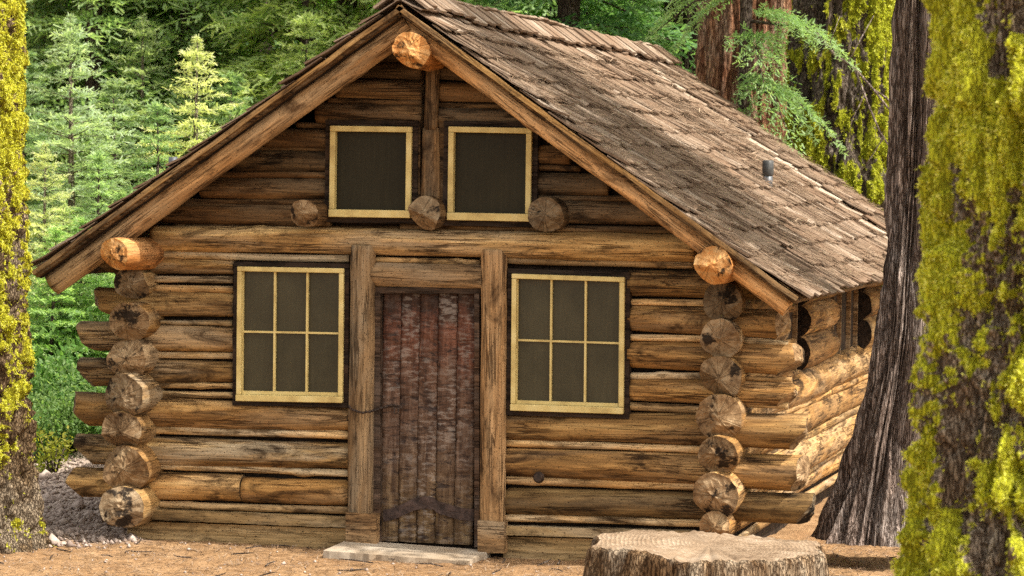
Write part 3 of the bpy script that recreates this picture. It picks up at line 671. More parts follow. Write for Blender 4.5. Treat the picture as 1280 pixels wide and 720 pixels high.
mbs = [shingles(RR, RY, YE, 11), shingles(RL, RY, YE, 12), shingles(RR, YE + .004, YZ, 13, .012, .06), shingles(RL, YE + .004, YZ, 14, .012, .06)]
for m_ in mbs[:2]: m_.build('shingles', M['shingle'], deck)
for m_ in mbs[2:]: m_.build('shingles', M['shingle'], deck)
# rake trim: thin boards under the shingle edge at the front
def rake(edge, y0, y1, lift, h, m, tint, name='rake_board', over=0.0):
    a = np.array([RT[0], 0, RT[2]]); b = np.array([edge[0], 0, edge[2]]); u = _n(b - a); mb = MB(); N = 20; L_ = np.linalg.norm(b - a) + over
    nn = np.array([-u[2], 0, u[0]]); nn = nn if nn[2] > 0 else -nn; vs = []
    for i in range(N + 1):
        p = a + u * (.0 + L_ * i / N) + nn * (lift + RNG.uniform(-.004, .004)); q_ = p - nn * h
        vs += [(p[0], y0, p[2]), (q_[0], y0, q_[2]), (q_[0], y1, q_[2]), (p[0], y1, p[2])]
    fs = [(i * 4 + k, i * 4 + (k + 1) % 4, i * 4 + 4 + (k + 1) % 4, i * 4 + 4 + k) for i in range(N) for k in range(4)] + [(0, 3, 2, 1), (N * 4, N * 4 + 1, N * 4 + 2, N * 4 + 3)]
    # local frame along the slope so that the grain follows the board
    mw = Matrix(((u[0], 0, nn[0], a[0]), (u[1], 1, nn[1], 0), (u[2], 0, nn[2], a[2]), (0, 0, 0, 1)))
    v = (np.array(vs) - np.array(mw.translation)) @ np.array(mw.to_3x3()); mb.add(v, fs)
    o = mb.build(name, m, deck, False, mw); o.color = (tint, tint, tint, 1); return o
for e in (RL, RR):
    rake(e, RY - .012, RY + .02, -.02, .035, M['log'], .8); rake(e, RY + .085, RY + .11, -.056, .03, M['dark'], 1.)
# round rake logs carrying the front edge
for e, t_, rr_ in ((RL, 1.1, .084), (RR, 1.35, .068)):
    a = np.array([RT[0], RY + .16, RT[2]]); b = np.array([e[0], RY + .16, e[2]]); u = _n(b - a); nn = np.array([-u[2], 0, u[0]]); nn = nn if nn[2] > 0 else -nn
    a2 = a - nn * (.157 if rr_ > .08 else .138) + u * .06; b2 = b - nn * (.157 if rr_ > .08 else .138) - u * .03
    log('rake_log', a2, b2, rr_, rr_ * 1.08, cabin, [M['post'], M['end']], 'flat', 'flat', t_, up=(0, -1, 0), warm=.1)
# rafters further in
for k in range(1, 8):
    for e in (RL, RR):
        y = RY + .16 + k * 1.05; a = np.array([RT[0], y, RT[2]]); b = np.array([e[0], y, e[2]]); u = _n(b - a); nn = np.array([-u[2], 0, u[0]]); nn = nn if nn[2] > 0 else -nn
        log('rafter', a - nn * .16, b - nn * .16 - u * .16, .06, .06, cabin, GM, 'flat', 'flat', .8, ring=12, step=.2, up=(0, -1, 0))
# vent pipes
def pipe(name, px, pyb, y, h, r, m, m2):
    o = empty(name, (0, 0, 0)); p = unp(px, pyb, y); p[2] = roof_z(p[0]) - .03; o.parent = deck; o.location = p
    return o
sx, sy = None, None
for px_, py_, h1, h2, r in ((959, 233, .10, .19, .045),):
    # walk along the right slope to the place the pipe stands
    best = min(((abs(proj((x, y, roof_z(x)))[0] - px_) + abs(proj((x, y, roof_z(x)))[1] - py_), x, y) for x in np.linspace(RT[0], RR[0], 120) for y in np.linspace(0, YE, 120)))
    x, y = best[1], best[2]; z = roof_z(x) - .03
    a = MB(); a.tube([(0, 0, -.05), (0, 0, h1 + .04)], [r * .95, r * .95], 20)
    o = a.build('vent_pipe', M['galv'], deck, True, Matrix.Translation((x, y, z)))
    b = MB(); b.tube([(0, 0, h1 + .02), (0, 0, h1 + .03), (0, 0, h1 + h2 * .8), (0, 0, h1 + h2 * .84)], [r, r * 1.12, r * 1.12, r * .9], 20)
    b.build('vent_cap', M['vent'], deck, True, Matrix.Translation((x, y, z)))
x = RT[0] - 1.55; z = roof_z(x); yb_ = 1.5
p = min((abs(proj((RT[0] - d_, y, roof_z(RT[0] - d_) + .22))[0] - 212) + abs(proj((RT[0] - d_, y, roof_z(RT[0] - d_) + .22))[1] - 188), RT[0] - d_, y) for d_ in np.linspace(.3, 3, 80) for y in np.linspace(0, 6, 80))
a = MB(); a.tube([(0, 0, -.1), (0, 0, .24)], .035, 16); a.build('vent_pipe', M['galv'], deck, True, Matrix.Translation((p[1], p[2], roof_z(p[1]))))
# needle litter lying on the roof
def litter(name, pts, nrm, dirs, ln, wd, m, seed, parent=None, spread=.5):
    rs = np.random.default_rng(seed); n = len(pts); a = rs.normal(0, spread, n)
    side = np.cross(nrm, dirs); d = dirs * np.cos(a)[:, None] + side * np.sin(a)[:, None]; s_ = np.cross(nrm, d)
    l = ln * rs.uniform(.5, 1.5, n)[:, None]; w = wd * rs.uniform(.6, 1.4, n)[:, None]; up = nrm * (rs.uniform(-.1, .35, n)[:, None] * l)
    V_ = np.stack([pts - d * l / 2 - s_ * w / 2, pts - d * l / 2 + s_ * w / 2, pts + d * l / 2 + s_ * w / 2 + up, pts + d * l / 2 - s_ * w / 2 + up], 1).reshape(-1, 3)
    return fast_mesh(name, V_, np.arange(4 * n).reshape(-1, 4), m, parent, False, None, np.repeat(rs.uniform(0, 1, n), 4))
n = 45000; rs = np.random.default_rng(5); ss = rs.uniform(.1, 1, n); yy = rs.uniform(RY, YZ, n)
keep = fbm(np.stack([yy * 1.1, ss * 5, yy * 0], 1), 44) + .3 * rs.uniform(-1, 1, n) > .47; keep &= ~((yy > YE - .45) & (yy < YE)); ss, yy = ss[keep], yy[keep]
a = np.array([RT[0], 0, RT[2]]); b = np.array([RR[0], 0, RR[2]]); u = _n(b - a); nn = _n([-u[2], 0, u[0]]); nn = nn if nn[2] > 0 else -nn
P_ = a + (b - a) * ss[:, None]; P_[:, 1] = yy; sag = (fbm(np.stack([yy * .5, ss * np.linalg.norm(b - a) * .6, yy * 0 + 11], 1), 9) - .5) * .09
P_ += nn * (.052 + sag + np.where(yy > YE, .012, 0) + rs.uniform(0, .012, len(yy)))[:, None]
lt = litter('needle_litter', P_, np.tile(nn, (len(P_), 1)), np.tile(u, (len(P_), 1)), .085, .005, M['needle'], 6, deck, .6); tag(lt, kind='stuff')

# ------------------------------------------------------------------ trunks
def trunk(name, rows, m, parent, nang=220, nz=420, kind='furrow', depth=.05, freq=9, vert=1.2, seed=1, mossfn=None, but=0, loc=(0, 0, 0), mossth=.03):
    """rows: (z, cx, cy, r) up the stem, loc = base"""
    rows = np.array(rows, float); z = np.linspace(rows[0, 0], rows[-1, 0], nz)
    cx, cy, r = (np.interp(z, rows[:, 0], rows[:, k]) for k in (1, 2, 3))
    ker = np.ones(15) / 15; pad = lambda q: np.convolve(np.pad(q, 7, 'edge'), ker, 'valid'); cx, cy, r = pad(cx), pad(cy), pad(r)
    th = np.arange(nang) * 2 * np.pi / nang; T, Zg = np.meshgrid(th, z); ct, st_ = np.cos(T).ravel(), np.sin(T).ravel(); zz = Zg.ravel()
    wob = (fbm(np.stack([ct * 1.5, st_ * 1.5, zz * .8], 1), seed + 3) - .5) * 1.6
    q = np.stack([ct * freq / 3 + wob * .4, st_ * freq / 3, zz * vert], 1)
    n1 = fbm(q, seed, 3); rid = 1 - np.abs(2 * n1 - 1)
    rid2 = 1 - np.abs(2 * fbm(q * [2.2, 2.2, 1.6], seed + 5, 3) - 1)
    plate = np.clip((.93 - rid) / .25, 0, 1) if kind == 'plate' else np.clip((.97 - rid) / .35, 0, 1)
    mr = float(np.mean(r)); dsp = depth * (plate - .6) + depth * .6 * (np.clip((.95 - rid2) / .3, 0, 1) - .5) + depth * .5 * (fbm(np.stack([ct * mr * 17, st_ * mr * 17, zz * 5], 1), seed + 9, 2) - .5)
    R = np.repeat(r, nang)
    if but:
        h = np.exp(-(zz - z[0]) / .55); R = R * (1 + but * h * (.5 + .5 * np.sin(T.ravel() * 6 + 3 * noise(np.stack([ct, st_, zz * 0], 1), seed + 60))))
    R = R + dsp
    if mossfn:
        mo0 = mossfn(np.stack([np.repeat(cx, nang) + ct * R, np.repeat(cy, nang) + st_ * R, zz], 1), T.ravel(), zz, plate)
        R = R + mo0 * mossth * (.3 + 1.4 * fbm(np.stack([ct * mr * 13, st_ * mr * 13, zz * 13], 1), seed + 12, 3))
    V_ = np.stack([np.repeat(cx, nang) + ct * R, np.repeat(cy, nang) + st_ * R, zz], 1)
    moss = mossfn(V_, T.ravel(), zz, plate) if mossfn else np.zeros(len(V_))
    idx = np.arange(nz * nang).reshape(nz, nang); a = idx[:-1]; b = np.roll(a, -1, 1); c = np.roll(idx[1:], -1, 1); d = idx[1:]
    o = fast_mesh(name, V_, np.stack([a, b, c, d], -1).reshape(-1, 4), m, parent, True, None, moss)
    N_ = np.stack([ct, st_, 0 * ct], 1)
    return o, V_, N_, moss
def tufts(name, V_, N_, w, n, size, m, parent, seed, blades=5):
    rs = np.random.default_rng(seed); pr = np.clip(w, 0, None); pr = pr / pr.sum(); i = rs.choice(len(V_), n, p=pr)
    P0 = V_[i] + rs.normal(0, .006, (n, 3)); N0 = N_[i]; tone = rs.uniform(.35, .95, n); sz = size * rs.uniform(.5, 1.5, n) 
    Vs, Cs = [], []
    for b in range(blades):
        d = N0 * rs.uniform(.1, .7, (n, 1)) + rs.normal(0, .7, (n, 3)); d /= np.linalg.norm(d, axis=1)[:, None]
        s_ = np.cross(d, rs.normal(0, 1, (n, 3))); s_ /= np.linalg.norm(s_, axis=1)[:, None]
        l = (sz * rs.uniform(.6, 1.3, n))[:, None]; wd = l * .32
        t_ = P0 + d * l - np.array([0, 0, .25]) * l
        Vs.append(np.stack([P0 - s_ * wd * .5, P0 + s_ * wd * .5, t_ + s_ * wd * .7, t_ - s_ * wd * .7], 1)); Cs.append(np.clip(tone + rs.normal(0, .15, n), 0, 1))
    Vs = np.concatenate(Vs).reshape(-1, 3); return fast_mesh(name, Vs, np.arange(len(Vs)).reshape(-1, 4), m, parent, False, None, np.repeat(np.concatenate(Cs), 4))

def sprays(rs, p0, ax, length, sz, droop=.25, flat=.35):
    """needle sprays of one bough: returns quads (n, 4, 3) and tone"""
    ax = _n(ax); up = np.array([0, 0, 1.]); sd = _n(np.cross(ax, up)); nr_ = np.cross(sd, ax); Q = []; tn = []
    def at(s): return p0 + ax * length * s - up * (droop * length * s * s) + nr_ * .05 * length * np.sin(s * 3)
    n = max(4, int(length / (sz * 1.05)))
    for j in range(n):
        s = .12 + .88 * (j + rs.uniform(0, .6)) / n; b = at(min(s, 1)); tdir = _n(at(min(s + .05, 1.05)) - at(s))
        tl = length * .42 * (1 - s) ** .8 + sz * 1.3
        for side in (-1, 1):
            d = _n(tdir * .75 + sd * side * .75 + rs.normal(0, .12, 3) - up * .08); m = max(2, int(tl / (sz * .75)))
            k = (np.arange(m) + rs.uniform(.1, .9, m)) / m
            base = b + d * (tl * k)[:, None] - up * (.18 * tl * k * k)[:, None]
            lt = _n(np.cross(d, nr_))
            for s2 in (-1, 1):
                dd = d * rs.uniform(.5, .9, (m, 1)) + lt * s2 * rs.uniform(.4, .8, (m, 1)) + nr_ * rs.normal(0, flat, (m, 1)); dd /= np.linalg.norm(dd, axis=1)[:, None]
                wv_ = np.cross(dd, nr_ + rs.normal(0, .4, (m, 3))); wv_ /= np.linalg.norm(wv_, axis=1)[:, None]
                l = sz * rs.uniform(.7, 1.4, (m, 1)); w = l * .2
                Q.append(np.stack([base - wv_ * w * .6, base + wv_ * w * .6, base + dd * l + wv_ * w * .5, base + dd * l - wv_ * w * .5], 1)); tn.append(np.clip(.35 + .35 * s + .25 * k + rs.normal(0, .1, m), 0, 1))
    return np.concatenate(Q), np.concatenate(tn)
def stem_rows(data, Yp, base, extra=()):
    """(py, left px, right px) of a stem standing on the plane Y = Yp"""
    out = []
    for py, a, b in data:
        A, B = unp(a, py, Yp), unp(b, py, Yp); out.append((A[2] - base[2], (A[0] + B[0]) / 2 - base[0], 0, (B[0] - A[0]) / 2))
    return sorted(out + list(extra))
# big mossy tree close on the right
Yp = -8.6; b0 = unp(1300, 900, Yp); base = (b0[0], Yp, gz(b0[0], Yp))
rows = stem_rows([(-200, 1196, 1455), (0, 1195, 1456), (160, 1190, 1458), (400, 1180, 1458), (560, 1158, 1462), (720, 1142, 1475), (900, 1120, 1500)], Yp, base)
rows = [(-.3, rows[0][1], 0, rows[0][3] * 1.15)] + [r_ for r_ in rows if r_[0] > -.2] + [(11, rows[-1][1], 0, .5), (16, rows[-1][1], 0, .42)]
zcut = unp(1200, 560, Yp)[2] - base[2]; ztop = unp(1200, 0, Yp)[2] - base[2]
def moss_right(V_, T, z, plate):
    n_ = fbm(np.stack([V_[:, 0] * 5, V_[:, 1] * 5, z * 3.4], 1), 71, 5); hgt = np.clip((z - zcut) / (ztop - zcut), 0, 1.2)
    lf = np.clip((-np.cos(T) - .1) * 1.2, 0, 1)                      # the left flank carries most
    return np.clip((n_ - .50 + .20 * hgt + .07 * lf + .16 * plate + .5 * (fbm(V_ * 26, 73) - .5)) * 4, 0, 1)
t = empty('mossy_tree', base, 'huge furrowed trunk thick with yellow green moss at the right edge', 'tree')
zmax = ztop + 1.6
lo = [r_ for r_ in rows if r_[0] < zmax]; topr = [float(np.interp(zmax, [q[0] for q in rows], [q[k] for q in rows])) for k in range(4)]
o, V_, N_, mo = trunk('trunk', lo + [topr], M['bark_moss'], t, 560, 760, 'plate', .11, 12, 2.2, 31, moss_right, mossth=.05)
front = (V_[:, 1] < .25)
fl = tufts('lichen', V_, N_, np.where(front, mo ** 2.2, mo ** 2 * .1), 120000, .0085, M['lichen'], t, 3, 4); tag(fl, kind='stuff')
trunk('upper_trunk', [topr] + [r_ for r_ in rows if r_[0] > zmax], M['bark_moss'], t, 60, 60, 'plate', .05, 13, 1., 31)
# mossy tree at the left edge
Yp = -.9; b0 = unp(-40, 712, Yp); base = (b0[0], Yp, gz(b0[0], Yp) - .02)
rows = stem_rows([(-60, -105, 16), (0, -105, 17), (200, -108, 21), (400, -112, 25), (560, -118, 32), (640, -125, 41), (690, -140, 56), (735, -165, 76)], Yp, base)
rows += [(9, rows[-1][1], 0, .36)]
zc = unp(10, 470, Yp)[2] - base[2]; zt = unp(10, 80, Yp)[2] - base[2]
def moss_left(V_, T, z, plate):
    n_ = fbm(np.stack([V_[:, 0] * 9, V_[:, 1] * 9, z * 5], 1), 75, 4); h = np.clip((z - zc) / (zt - zc), -.6, 1)
    return np.clip((n_ - .63 + .22 * h + .14 * np.cos(T) + .12 * plate + .5 * (fbm(V_ * 30, 74) - .5)) * 4, 0, 1)
t = empty('mossy_tree', base, 'slimmer trunk with bright yellow moss beside the cabin, cut off by the left edge', 'tree')
o, V_, N_, mo = trunk('trunk', [r_ for r_ in rows if r_[0] < 5] + [(5, rows[-2][1], 0, .4)], M['bark_left'], t, 260, 620, 'plate', .07, 14, 4.0, 43, moss_left, mossth=.015)
tag(tufts('lichen', V_, N_, np.where(V_[:, 1] < .2, mo ** 2, 0), 45000, .008, M['lichen'], t, 4, 4), kind='stuff')
trunk('upper_trunk', [(5, rows[-2][1], 0, .4), (9, rows[-2][1], 0, .34)], M['bark_left'], t, 50, 40, 'plate', .04, 13, 2., 43)
# dark cedar leaning beside the right eave
Yp = .55; b0 = unp(1092, 668, Yp); base = (b0[0], Yp, gz(b0[0], Yp) - .03)
rows = stem_rows([(-80, 1127, 1172), (0, 1128, 1170), (200, 1120, 1164), (300, 1113, 1160), (400, 1104, 1156), (480, 1091, 1150), (550, 1070, 1146), (600, 1056, 1146), (640, 1042, 1148), (672, 1032, 1152)], Yp, base)
rows = rows + [(rows[-1][0] + 9, rows[-1][1] + .5, 0, .12)]
t = empty('cedar_tree', base, 'dark leaning trunk with stringy vertical bark beside the right end of the cabin', 'tree')
r5 = [r_ for r_ in rows if r_[0] < 5.5]; zt_ = r5[-1]
trunk('trunk', r5, M['bark_dark'], t, 220, 480, 'furrow', .10, 11, .55, 51, None, .28)
trunk('upper_trunk', [r5[-1], rows[-1]], M['bark_dark'], t, 40, 40, 'furrow', .03, 9, .3, 51)

Qs, Ts, brc = [], [], MB(); rsc = np.random.default_rng(77); zc_ = 5.6  # cedar crown out of view, added to shade the right wall and roof
while zc_ < rows[-1][0] - .3:
    f_ = 1 - (zc_ - 5.6) / (rows[-1][0] - 5.6); cxx = np.interp(zc_, [r5[-1][0], rows[-1][0]], [r5[-1][1], rows[-1][1]])
    for i in range(4):
        az = rsc.uniform(0, 6.28); ax = np.array([math.cos(az), math.sin(az), .05]); p0 = np.array([cxx, 0, zc_ + rsc.normal(0, .1)]); ln = (.5 + 1.7 * f_) * rsc.uniform(.7, 1.1)
        q_, t2 = sprays(rsc, p0, ax, ln, .14, .35); Qs.append(q_); Ts.append(t2); brc.tube([p0, p0 + ax * ln * .9 - np.array([0, 0, .3 * ln])], [.03, .006], 5, cap=False)
    zc_ += .42
Qs = np.concatenate(Qs).reshape(-1, 3); o = fast_mesh('crown', Qs, np.arange(len(Qs)).reshape(-1, 4), M['fir_green'], t, False, None, np.repeat(np.concatenate(Ts), 4)); brc.build('branches', M['bark_dark'], t, True)

# stump in front
Yp = -2.9; sb = unp(886, 681, Yp); sc_ = 3800 / (Yp - CAM[1]) / 1.03
sz_ = sb[2]; bz_ = gz(sb[0], Yp) - .05; R0 = 146 / sc_
st = empty('tree_stump', (sb[0], Yp, bz_), 'wide weathered tree stump with pale sawn top in front of the cabin', 'stump')
nang = 260; nz = 90; th = np.arange(nang) * 2 * np.pi / nang; zz = np.linspace(0, 1, nz); T, Zg = np.meshgrid(th, zz); ct, st2 = np.cos(T).ravel(), np.sin(T).ravel(); zf = Zg.ravel()
rim = sz_ - bz_ + (fbm(np.stack([ct * 2.2, st2 * 2.2, ct * 0], 1), 81) - .5) * .09 - .02 * ct + (fbm(np.stack([ct * 25, st2 * 25, ct * 0], 1), 82) - .5) * .03
wq = fbm(np.stack([ct * 5, st2 * 5, zf * .5], 1), 83); crv = np.clip((.96 - (1 - np.abs(2 * wq - 1))) / .3, 0, 1)
Rr = R0 * (1.0 + .13 * (1 - zf) ** 1.5) + .04 * (crv - .6) + .06 * (fbm(np.stack([ct * 13, st2 * 13, zf * 1.5], 1), 84, 2) - .5) + .05 * (fbm(np.stack([ct * 4, st2 * 4, zf * 2], 1), 86) - .5) - .03 * np.exp(-(1 - zf) / .03)
Vb = np.stack([ct * Rr, st2 * Rr, zf * rim], 1); idx = np.arange(nz * nang).reshape(nz, nang); a = idx[:-1]; b = np.roll(a, -1, 1); c = np.roll(idx[1:], -1, 1); d = idx[1:]
fast_mesh('stump_side', Vb, np.stack([a, b, c, d], -1).reshape(-1, 4), M['stump_side'], st, True)
nr = 50; V_ = []; rimv = Vb[-nang:]
for j in range(nr + 1):
    s_ = 1 - j / nr; p = rimv * [s_, s_, 1]
    p[:, 2] = (rimv[:, 2] * s_ + (sz_ - bz_ + .0) * (1 - s_)) + (.02 * (fbm(np.stack([p[:, 0] * 5, p[:, 1] * 2, p[:, 0] * 0], 1), 85, 3) - .5) + .004) * (1 if j else 0); V_.append(p)
V_ = np.concatenate(V_); idx = np.arange((nr + 1) * nang).reshape(nr + 1, nang); a = idx[:-1]; b = np.roll(a, -1, 1); c = np.roll(idx[1:], -1, 1); d = idx[1:]
fast_mesh('stump_top', V_, np.stack([a, b, c, d], -1).reshape(-1, 4), M['stump_top'], st, True)

# ------------------------------------------------------------------ conifers
def fir_mesh(seed, H, R, z0, gap, per, sz, droop=.25, rise=.5, tip=.35, shape=.85):
    rs = np.random.default_rng(seed); Q = []; T_ = []; br = MB(); z = z0
    br.tube([(0, 0, -.3), (0, 0, H * .5), (0, 0, H)], [H * .012 + .012, H * .008 + .008, .006], 10)
    while z < H - .3 * tip:
        f = (H - z) / (H - z0); az0 = rs.uniform(0, 6.28); k = max(3, int(per * rs.uniform(.8, 1.2)))
        for i in range(k):
            az = az0 + i * 6.283 / k + rs.normal(0, .2); ln = R * (f ** shape) * rs.uniform(.65, 1.12) + .08; el = rise * (1 - f) ** 1.2 - .15 * f + rs.normal(0, .08)
            ax = np.array([math.cos(az) * math.cos(el), math.sin(az) * math.cos(el), math.sin(el)]); p0 = np.array([0, 0, z + rs.normal(0, .02)])
            q, t_ = sprays(rs, p0, ax, ln, sz, droop * f); Q.append(q); T_.append(t_)
            br.tube([p0, p0 + ax * ln * .5 - np.array([0, 0, droop * f * ln * .25]), p0 + ax * ln * .92 - np.array([0, 0, droop * f * ln * .85])], [.004 + ln * .008, .003 + ln * .005, .002], 4, cap=False)
        z += gap * rs.uniform(.8, 1.2) * (.55 + .45 * f)
    # leader
    for k in range(16):
        hq = (k + .5) / 16; q, t_ = sprays(rs, np.array([0, 0, H - tip * hq]), np.array([rs.normal(0, .5), rs.normal(0, .5), .7]), tip * (.05 + .42 * hq ** 1.3), sz * .55, 0); Q.append(q); T_.append(t_)
    Q = np.concatenate(Q).reshape(-1, 3); return Q, np.repeat(np.concatenate(T_), 4), br
def fir(name, seed, leafm, barkm, **k):
    Q, T_, br = fir_mesh(seed, **k)
    root = empty(name); br.build('trunk', barkm, root, True)
    fast_mesh('crown', Q, np.arange(len(Q)).reshape(-1, 4), leafm, root, False, None, T_)
    return root
def place(proto, used, px, Yp, label, cat, group, scale=1., rot=None, tint=(1, 1, 1), sink=0., zs=1.):
    o = proto if not used.get(proto.name) else copy_tree(proto); used[proto.name] = 1
    x = float(unp(px, 300, Yp)[0]); o.location = (x, Yp, gz(x, Yp) - sink); o.rotation_euler = (RNG.normal(0, .015), RNG.normal(0, .015), RNG.uniform(0, 6.28) if rot is None else rot); o.scale = (scale, scale, scale * zs)
    for kk in ('label', 'category', 'group'):
        if kk in o: del o[kk]
    tag(o, label, cat, group)
    for ch in o.children: ch.color = (*tint, 1)
    return o
used = {}
bark = M['bark_far']
sapA = fir('young_fir', 1, M['fir_pale'], M['bark_sap'], H=4.6, R=1.9, z0=.15, gap=.33, per=5, sz=.066, droop=.16, rise=.55, shape=.95, tip=.45)
sapB = fir('young_fir', 2, M['fir_green'], bark, H=4.6, R=2.0, z0=.1, gap=.30, per=5.5, sz=.07, droop=.24, rise=.45, shape=.9)
bigA = fir('fir_tree', 3, M['fir_green'], bark, H=15, R=2.9, z0=.5, gap=.5, per=6, sz=.15, droop=.36)
bigB = fir('fir_tree', 4, M['fir_dark'], bark, H=18, R=3.1, z0=.8, gap=.55, per=6, sz=.17, droop=.42)
def height_scale(px, py_top, Yp, H):
    x = unp(px, py_top, Yp); return (x[2] - gz(x[0], Yp)) / H
YG = 'young firs crowding behind the cabin'
for (pr, px, pt, Yp, lab, ti) in [
    (sapA, 241, 47, 9.5, 'pale sunlit fir sapling with its tip rising over the middle of the left roof slope', (1.35, 1.25, 1.1)),
    (sapA, 93, 22, 8.5, 'bluish young fir with bare leader between the left mossy trunk and the roof', (.85, .95, .95)),
    (sapB, 150, 100, 10.5, 'mid green young fir just right of the bluish one', (1., 1., 1.)),
    (sapA, 55, 180, 7.2, 'short pale fir touching the left mossy trunk', (1.15, 1.1, .95)),
    (sapB, 200, 130, 8.3, 'small green fir below and left of the palest sapling', (1.1, 1.15, 1.1)),
    (sapB, 120, 190, 6.2, 'bushy green fir close behind the low end of the left eave', (1.25, 1.3, 1.2)),
    (sapB, 285, 92, 12, 'green fir at the right side of the palest sapling', (1., 1.05, .9)),
    (sapB, 30, 60, 12, 'tall green fir partly behind the left mossy trunk', (.9, .95, .9)),
    (sapB, 62, 330, 4.9, 'low bright green fir at the foot of the left mossy trunk', (1.3, 1.4, 1.)),
    (sapB, 100, 380, 5.6, 'low fir behind the projecting log ends of the left corner', (1.1, 1.25, .9)),
    (sapA, 178, 20, 14, 'greyish fir rising between the two bare leaders, its tip near the top of the picture', (.85, .9, .8)),
    (sapB, 260, 10, 15, 'green fir behind the palest sapling, reaching to the top of the picture', (1.1, 1.1, .9)),
    (sapA, 75, 250, 6.0, 'pale bushy fir low beside the left mossy trunk above the leafy shrubs', (1.2, 1.2, 1.05)),
    (sapB, 380, 20, 13, 'green fir just right of the bare dark trunk', (1.25, 1.15, .85)),
    (sapA, 455, 5, 14.5, 'pale fir close to the roof peak on its left side', (1.1, 1.0, .8)),
    (sapB, 160, 240, 5.2, 'low green fir whose boughs brush the left roof edge', (1.15, 1.2, 1.05)),
    (sapA, 545, -40, 14, 'pale fir behind the roof just right of the peak', (1.2, 1.15, .95)),
    (sapB, 600, -20, 12.5, 'green fir behind the ridge left of the dark boughs', (1.2, 1.25, 1.))]:
    s_ = height_scale(px, pt, Yp, 4.6); place(pr, used, px, Yp, lab, 'fir', YG, max(s_, .45), None, ti)
BG = 'tall firs standing beyond the cabin'
for (pr, px, Yp, lab, s_, ti) in [
    (bigA, 430, 15, 'yellow green fir directly behind the left roof slope near the peak', .9, (1.5, 1.35, .9)),
    (bigA, 350, 22, 'grey green fir behind the bare dark trunk', 1., (1.2, 1.15, 1.)),
    (bigB, 180, 17, 'dark fir filling the gap between the two pale saplings', .9, (1, 1, 1)),
    (bigB, 700, 13.8, 'dark fir whose lowest boughs hang behind the middle of the ridge', .8, (1.1, 1.25, 1.1)),
    (bigA, 610, 27, 'pale fir in the bright gap right of the roof peak', 1.0, (1.8, 1.6, 1.1)),
    (bigA, 690, 21, 'green fir between the bright gap and the dark boughs', 1.0, (1.2, 1.3, 1.1)),
    (bigB, 1135, 19, 'dark fir glimpsed between the cedar and the far mossy trunk', .9, (1.3, 1.4, 1.4)),
    (bigA, 120, 14.5, 'broad sunlit fir filling the upper left behind the bluish young fir', .75, (1.3, 1.3, 1.15)),
    (bigA, 225, 15.5, 'sunlit fir rising straight behind the palest sapling', .8, (1.25, 1.25, 1.05)),
    (bigA, 375, 14.5, 'sunlit fir with low boughs between the bare dark trunk and the roof peak', .7, (1.45, 1.35, 1.)),
    (bigA, 20, 15.5, 'sunlit fir mostly hidden by the left mossy trunk', .8, (1.2, 1.25, 1.1)),
    (bigA, 995, 16, 'fir glimpsed in the gap between the reddish and the far mossy trunk', .8, (1.2, 1.3, 1.1)),
    (bigA, 60, 18, 'dusky fir behind the left mossy trunk', .9, (.9, 1., .9))]:
    place(pr, used, px, Yp, lab, 'fir', BG, s_, None, ti)
# deep forest
DG = 'firs deep in the forest'
rs = np.random.default_rng(17)
k = 0
for Yp, n_ in ((27, 9), (34, 11), (43, 13), (54, 15), (66, 16)):
    for i in range(n_):
        px = -120 + (1520) * (i + rs.uniform(.1, .9)) / n_
        pr = bigB if rs.uniform() < .55 else bigA
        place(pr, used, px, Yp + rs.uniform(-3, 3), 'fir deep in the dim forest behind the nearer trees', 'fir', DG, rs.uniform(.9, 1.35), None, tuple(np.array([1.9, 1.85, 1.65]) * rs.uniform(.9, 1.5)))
for i in range(12):
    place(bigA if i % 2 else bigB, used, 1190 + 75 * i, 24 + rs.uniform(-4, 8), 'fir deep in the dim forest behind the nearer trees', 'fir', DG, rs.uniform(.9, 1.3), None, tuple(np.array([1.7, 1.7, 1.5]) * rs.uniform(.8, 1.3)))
# bare trunks in the forest
def far_trunk(px, Yp, w, label, m, top=14, lean=0, name='bare_tree', seed=90, moss=None, nz=200, vert=.5, depth=.04, red=False, nang=120, cat='tree'):
    x = float(unp(px, 200, Yp)[0]); z0 = gz(x, Yp); sc2 = F / (Yp - CAM[1]) / 1.03; r = w / 2 / sc2
    o = empty(name, (x, Yp, z0 - .1), label, cat)
    return o, trunk('trunk', [(0, 0, 0, r * 1.35), (.6, 0, 0, r * 1.12), (2, lean * .3, 0, r), (top, lean, 0, r * .8)], m, o, nang, nz, 'furrow', depth, 9, vert, seed, moss), r
far_trunk(325, 17, 27, 'straight dark bare trunk rising over the left roof slope', M['bark_far'], seed=91)
far_trunk(94, 30, 20, 'dim brown trunk far behind the bluish young fir', M['bark_red'], seed=92)
red, rt_, _ = far_trunk(925, 13, 112, 'thick reddish shaggy trunk behind the middle of the right roof edge', M['bark_red'], name='redwood_tree', seed=93, nz=420, depth=.10, vert=.35, nang=240)
far_trunk(852, 15.5, 44, 'brown trunk in shade just left of the thick reddish one', M['bark_far'], name='redwood_tree', seed=95, depth=.08, vert=.35)
def moss_far(V_, T, z, plate):
    n_ = fbm(np.stack([V_[:, 0] * 11, V_[:, 1] * 11, z * 3.2], 1), 77, 4); return np.clip((n_ - .47 + .2 * plate + .1 * np.cos(T)) * 5, 0, 1)
mt, (o, V_, N_, mo), _ = far_trunk(1052, 11.5, 128, 'far broad trunk streaked with moss behind the right end of the roof', M['bark_mossfar'], name='mossy_tree', seed=94, moss=moss_far, nz=600, depth=.09, vert=2.0, nang=320)
tag(tufts('lichen', V_, N_, np.where((V_[:, 1] < .3) & (V_[:, 2] < 7), mo ** 2, 0), 20000, .02, M['lichen_far'], mt, 9, 4), kind='stuff')
